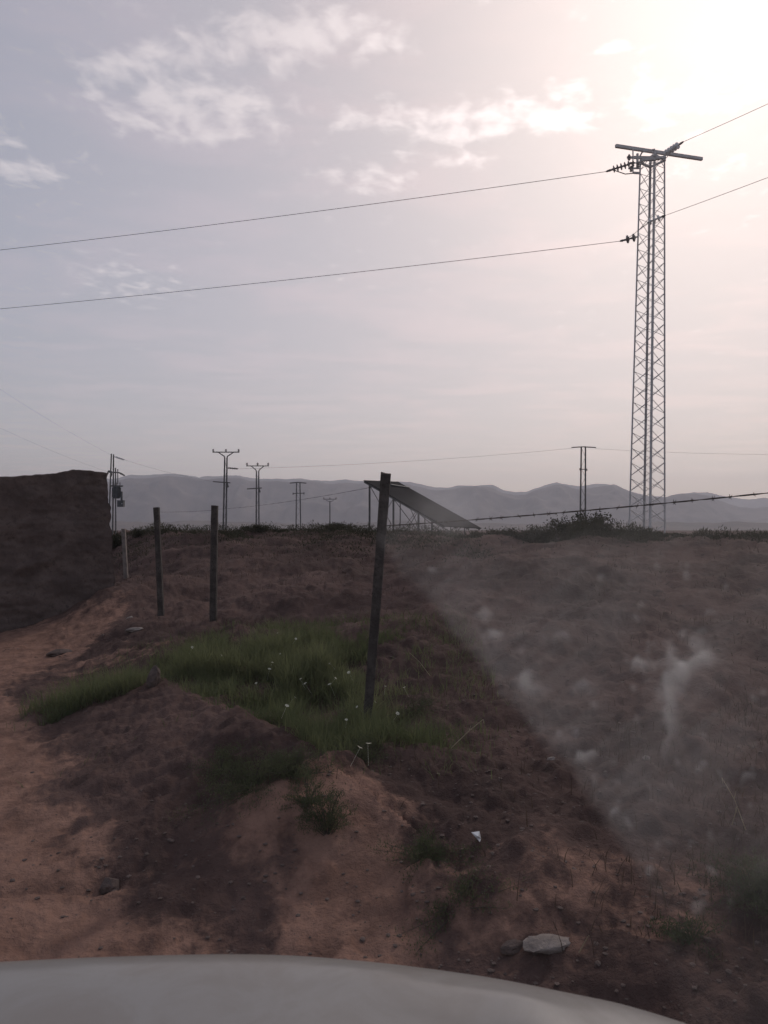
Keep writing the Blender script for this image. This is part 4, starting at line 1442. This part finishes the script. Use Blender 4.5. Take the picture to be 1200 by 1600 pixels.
    fr.build('windscreen_frame', dark, car)
    cw = MB(); cw.beam((xl, 0.60, 1.02), (xr, 0.60, 1.02), 0.12, 0.08); cw.build('cowl', dark, car)
    # dust film: a thin layer lying on the outside of the pane, its thickness varies
    nrm = (Vector((1, 0, 0))).cross((t0 - b0).normalized()).normalized()
    if nrm.y < 0:
        nrm = -nrm
    step = 3.5
    gx = np.arange(-90, 1300, step); gy = np.arange(-60, 1650, step)
    PX, PY = np.meshgrid(gx, gy)
    # wiper's edge: a line from about (585,850) to (1000,1345), then steeper
    ex = np.interp(PY, [700, 780, 850, 900, 1000, 1100, 1200, 1345, 1430, 1640], [620, 600, 588, 628, 712, 800, 880, 985, 1020, 1075])
    ins = PX - ex + 14 * (fbm(PX / 60.0, PY / 60.0, 71, 3)) + 5 * fbm(PX / 14.0, PY / 14.0, 73, 2)
    th = ss(-8, 26, ins) * (0.60 + 0.40 * np.exp(-np.clip(ins, 0, None) / 210.0))
    th = th * ss(745, 900, PY) * (1 - 0.8 * ss(1230, 1450, PY)) * (1 - 0.7 * ss(1200, 1300, PX))
    th = th * (0.5 + 0.95 * vnoise(PX / 85.0 + PY / 200.0, PY / 150.0, 17)) * (0.85 + 0.3 * vnoise(PX / 22.0, PY / 30.0, 29))
    th = th * (0.75 + 0.5 * vnoise((PX * 0.62 + PY * 0.78) / 9.0, (PX * 0.78 - PY * 0.62) / 160.0, 37))
    rs = random.Random(21)
    SPECKS = tuple((rs.uniform(620, 1200), rs.uniform(880, 1420), rs.uniform(3.5, 6.5), rs.uniform(3.5, 6.5), rs.uniform(0.3, 1.3)) for _ in range(110))
    SPECKS = tuple(b for b in SPECKS if b[0] > 600 + (b[1] - 860) * 0.8)
    th = th + 0.07 + 0.40 * ss(420, 1150, PX) * ss(640, 60, PY)  # even layer added to lift the darks, thicker upper right for sun glow
    QX = PX + 9 * fbm(PX / 16.0, PY / 16.0, 101, 2); QY = PY + 9 * fbm(PX / 16.0, PY / 16.0, 103, 2)
    def blob(x, y, rx, ry, a, rot=0.0):
        c, s = math.cos(rot), math.sin(rot)
        u = ((QX - x) * c + (QY - y) * s) / rx; w = (-(QX - x) * s + (QY - y) * c) / ry
        return 1.35 * a * np.exp(-(u * u + w * w) ** 1.5)
    for b_ in ((770, 996, 11, 10, 2.4), (757, 965, 8, 8, 1.3), (822, 1068, 14, 15, 2.6), (877, 992, 14, 9, 1.3), (838, 1080, 20, 14, 0.8), (912, 1188, 12, 9, 2.4),
               (960, 1272, 8, 8, 2.0), (998, 1040, 10, 9, 2.0), (1020, 1040, 22, 9, 1.0), (915, 1074, 16, 9, 1.0), (1074, 1056, 12, 9, 3.2, -0.9), (1080, 1045, 38, 13, 2.0, -0.75),
               (1108, 1030, 18, 14, 1.8), (1056, 1040, 22, 9, 1.4, 0.7), (1052, 1018, 9, 18, 1.2), (1050, 1080, 16, 34, 1.7, 0.25), (1052, 1112, 11, 34, 1.4, -0.1),
               (1046, 1150, 7, 34, 0.9, 0.15), (1090, 1008, 9, 14, 1.0), (1170, 1218, 14, 8, 1.2, -0.5), (1090, 1420, 12, 9, 0.9), (700, 800, 46, 34, 1.1)) + SPECKS:
        th = th + blob(*b_)
    th = th * 0.00115
    on = th > 0.00003
    # world places on the pane
    dx = (PX - 600) / FPX; du = (800 - PY) / FPX
    dirx = dx; diry = _F.y + du * _U.y; dirz = _F.z + du * _U.z
    pn = b0 + nrm * 0.001
    num = (pn - EYE).dot(nrm)
    den = diry * nrm.y + dirz * nrm.z
    tpar = num / den
    base = np.stack([EYE.x + dirx * tpar, EYE.y + diry * tpar, EYE.z + dirz * tpar], -1)
    topp = base + np.array(nrm[:])[None, None, :] * np.maximum(th, 0.00002)[..., None]
    cell = on[:-1, :-1] & on[1:, :-1] & on[:-1, 1:] & on[1:, 1:]
    h_, w_ = PX.shape
    idx = np.arange(h_ * w_).reshape(h_, w_)
    a_ = idx[:-1, :-1][cell]; b_ = idx[:-1, 1:][cell]; c_ = idx[1:, 1:][cell]; d_ = idx[1:, :-1][cell]
    N_ = h_ * w_
    bot = np.stack([a_, b_, c_, d_], 1); top = np.stack([d_, c_, b_, a_], 1) + N_
    ed = {}
    for q in bot.tolist():
        for k in range(4):
            e = (q[k], q[(k + 1) % 4])
            if (e[1], e[0]) in ed:
                del ed[(e[1], e[0])]
            else:
                ed[e] = 1
    side = np.array([(e[1], e[0], e[0] + N_, e[1] + N_) for e in ed], np.int32)
    allv = np.concatenate([base.reshape(-1, 3), topp.reshape(-1, 3)])
    faces = np.concatenate([bot, top, side])
    used = np.unique(faces); rem = np.zeros(len(allv), np.int64); rem[used] = np.arange(len(used))
    dm, t = new_mat('windscreen_dust')
    vol = t.n('ShaderNodeVolumePrincipled', {'Color': (0.86, 0.87, 0.89, 1), 'Density': DUST_DENSITY, 'Anisotropy': 0.55})
    t.n('ShaderNodeOutputMaterial', {'Volume': vol.outputs[0]})
    link('dust_film', np_mesh('dust_film', allv[used], [rem[faces][:, ::-1]]), dm, pane)


DUST_DENSITY = 92.0
build_car()

# ------------------------------------------------------------------ haze over the plain
def build_haze():
    x0, x1, y0, y1, z0, z1 = -30000, 30000, -200, 9400, -30, 660
    v = [(x0, y0, z0), (x1, y0, z0), (x1, y1, z0), (x0, y1, z0), (x0, y0, z1), (x1, y0, z1), (x1, y1, z1), (x0, y1, z1)]
    f = [(0, 3, 2, 1), (4, 5, 6, 7), (0, 1, 5, 4), (1, 2, 6, 5), (2, 3, 7, 6), (3, 0, 4, 7)]
    m, t = new_mat('haze_air')
    vol = t.n('ShaderNodeVolumePrincipled', {'Color': (0.855, 0.875, 0.97, 1), 'Density': 0.00011, 'Anisotropy': 0.35})
    t.n('ShaderNodeOutputMaterial', {'Volume': vol.outputs[0]})
    o = link('haze', np_mesh('haze', v, [np.array(f)]), m)
    tag(o, 'pale dusty haze over the plain', None, None, 'stuff')


build_haze()
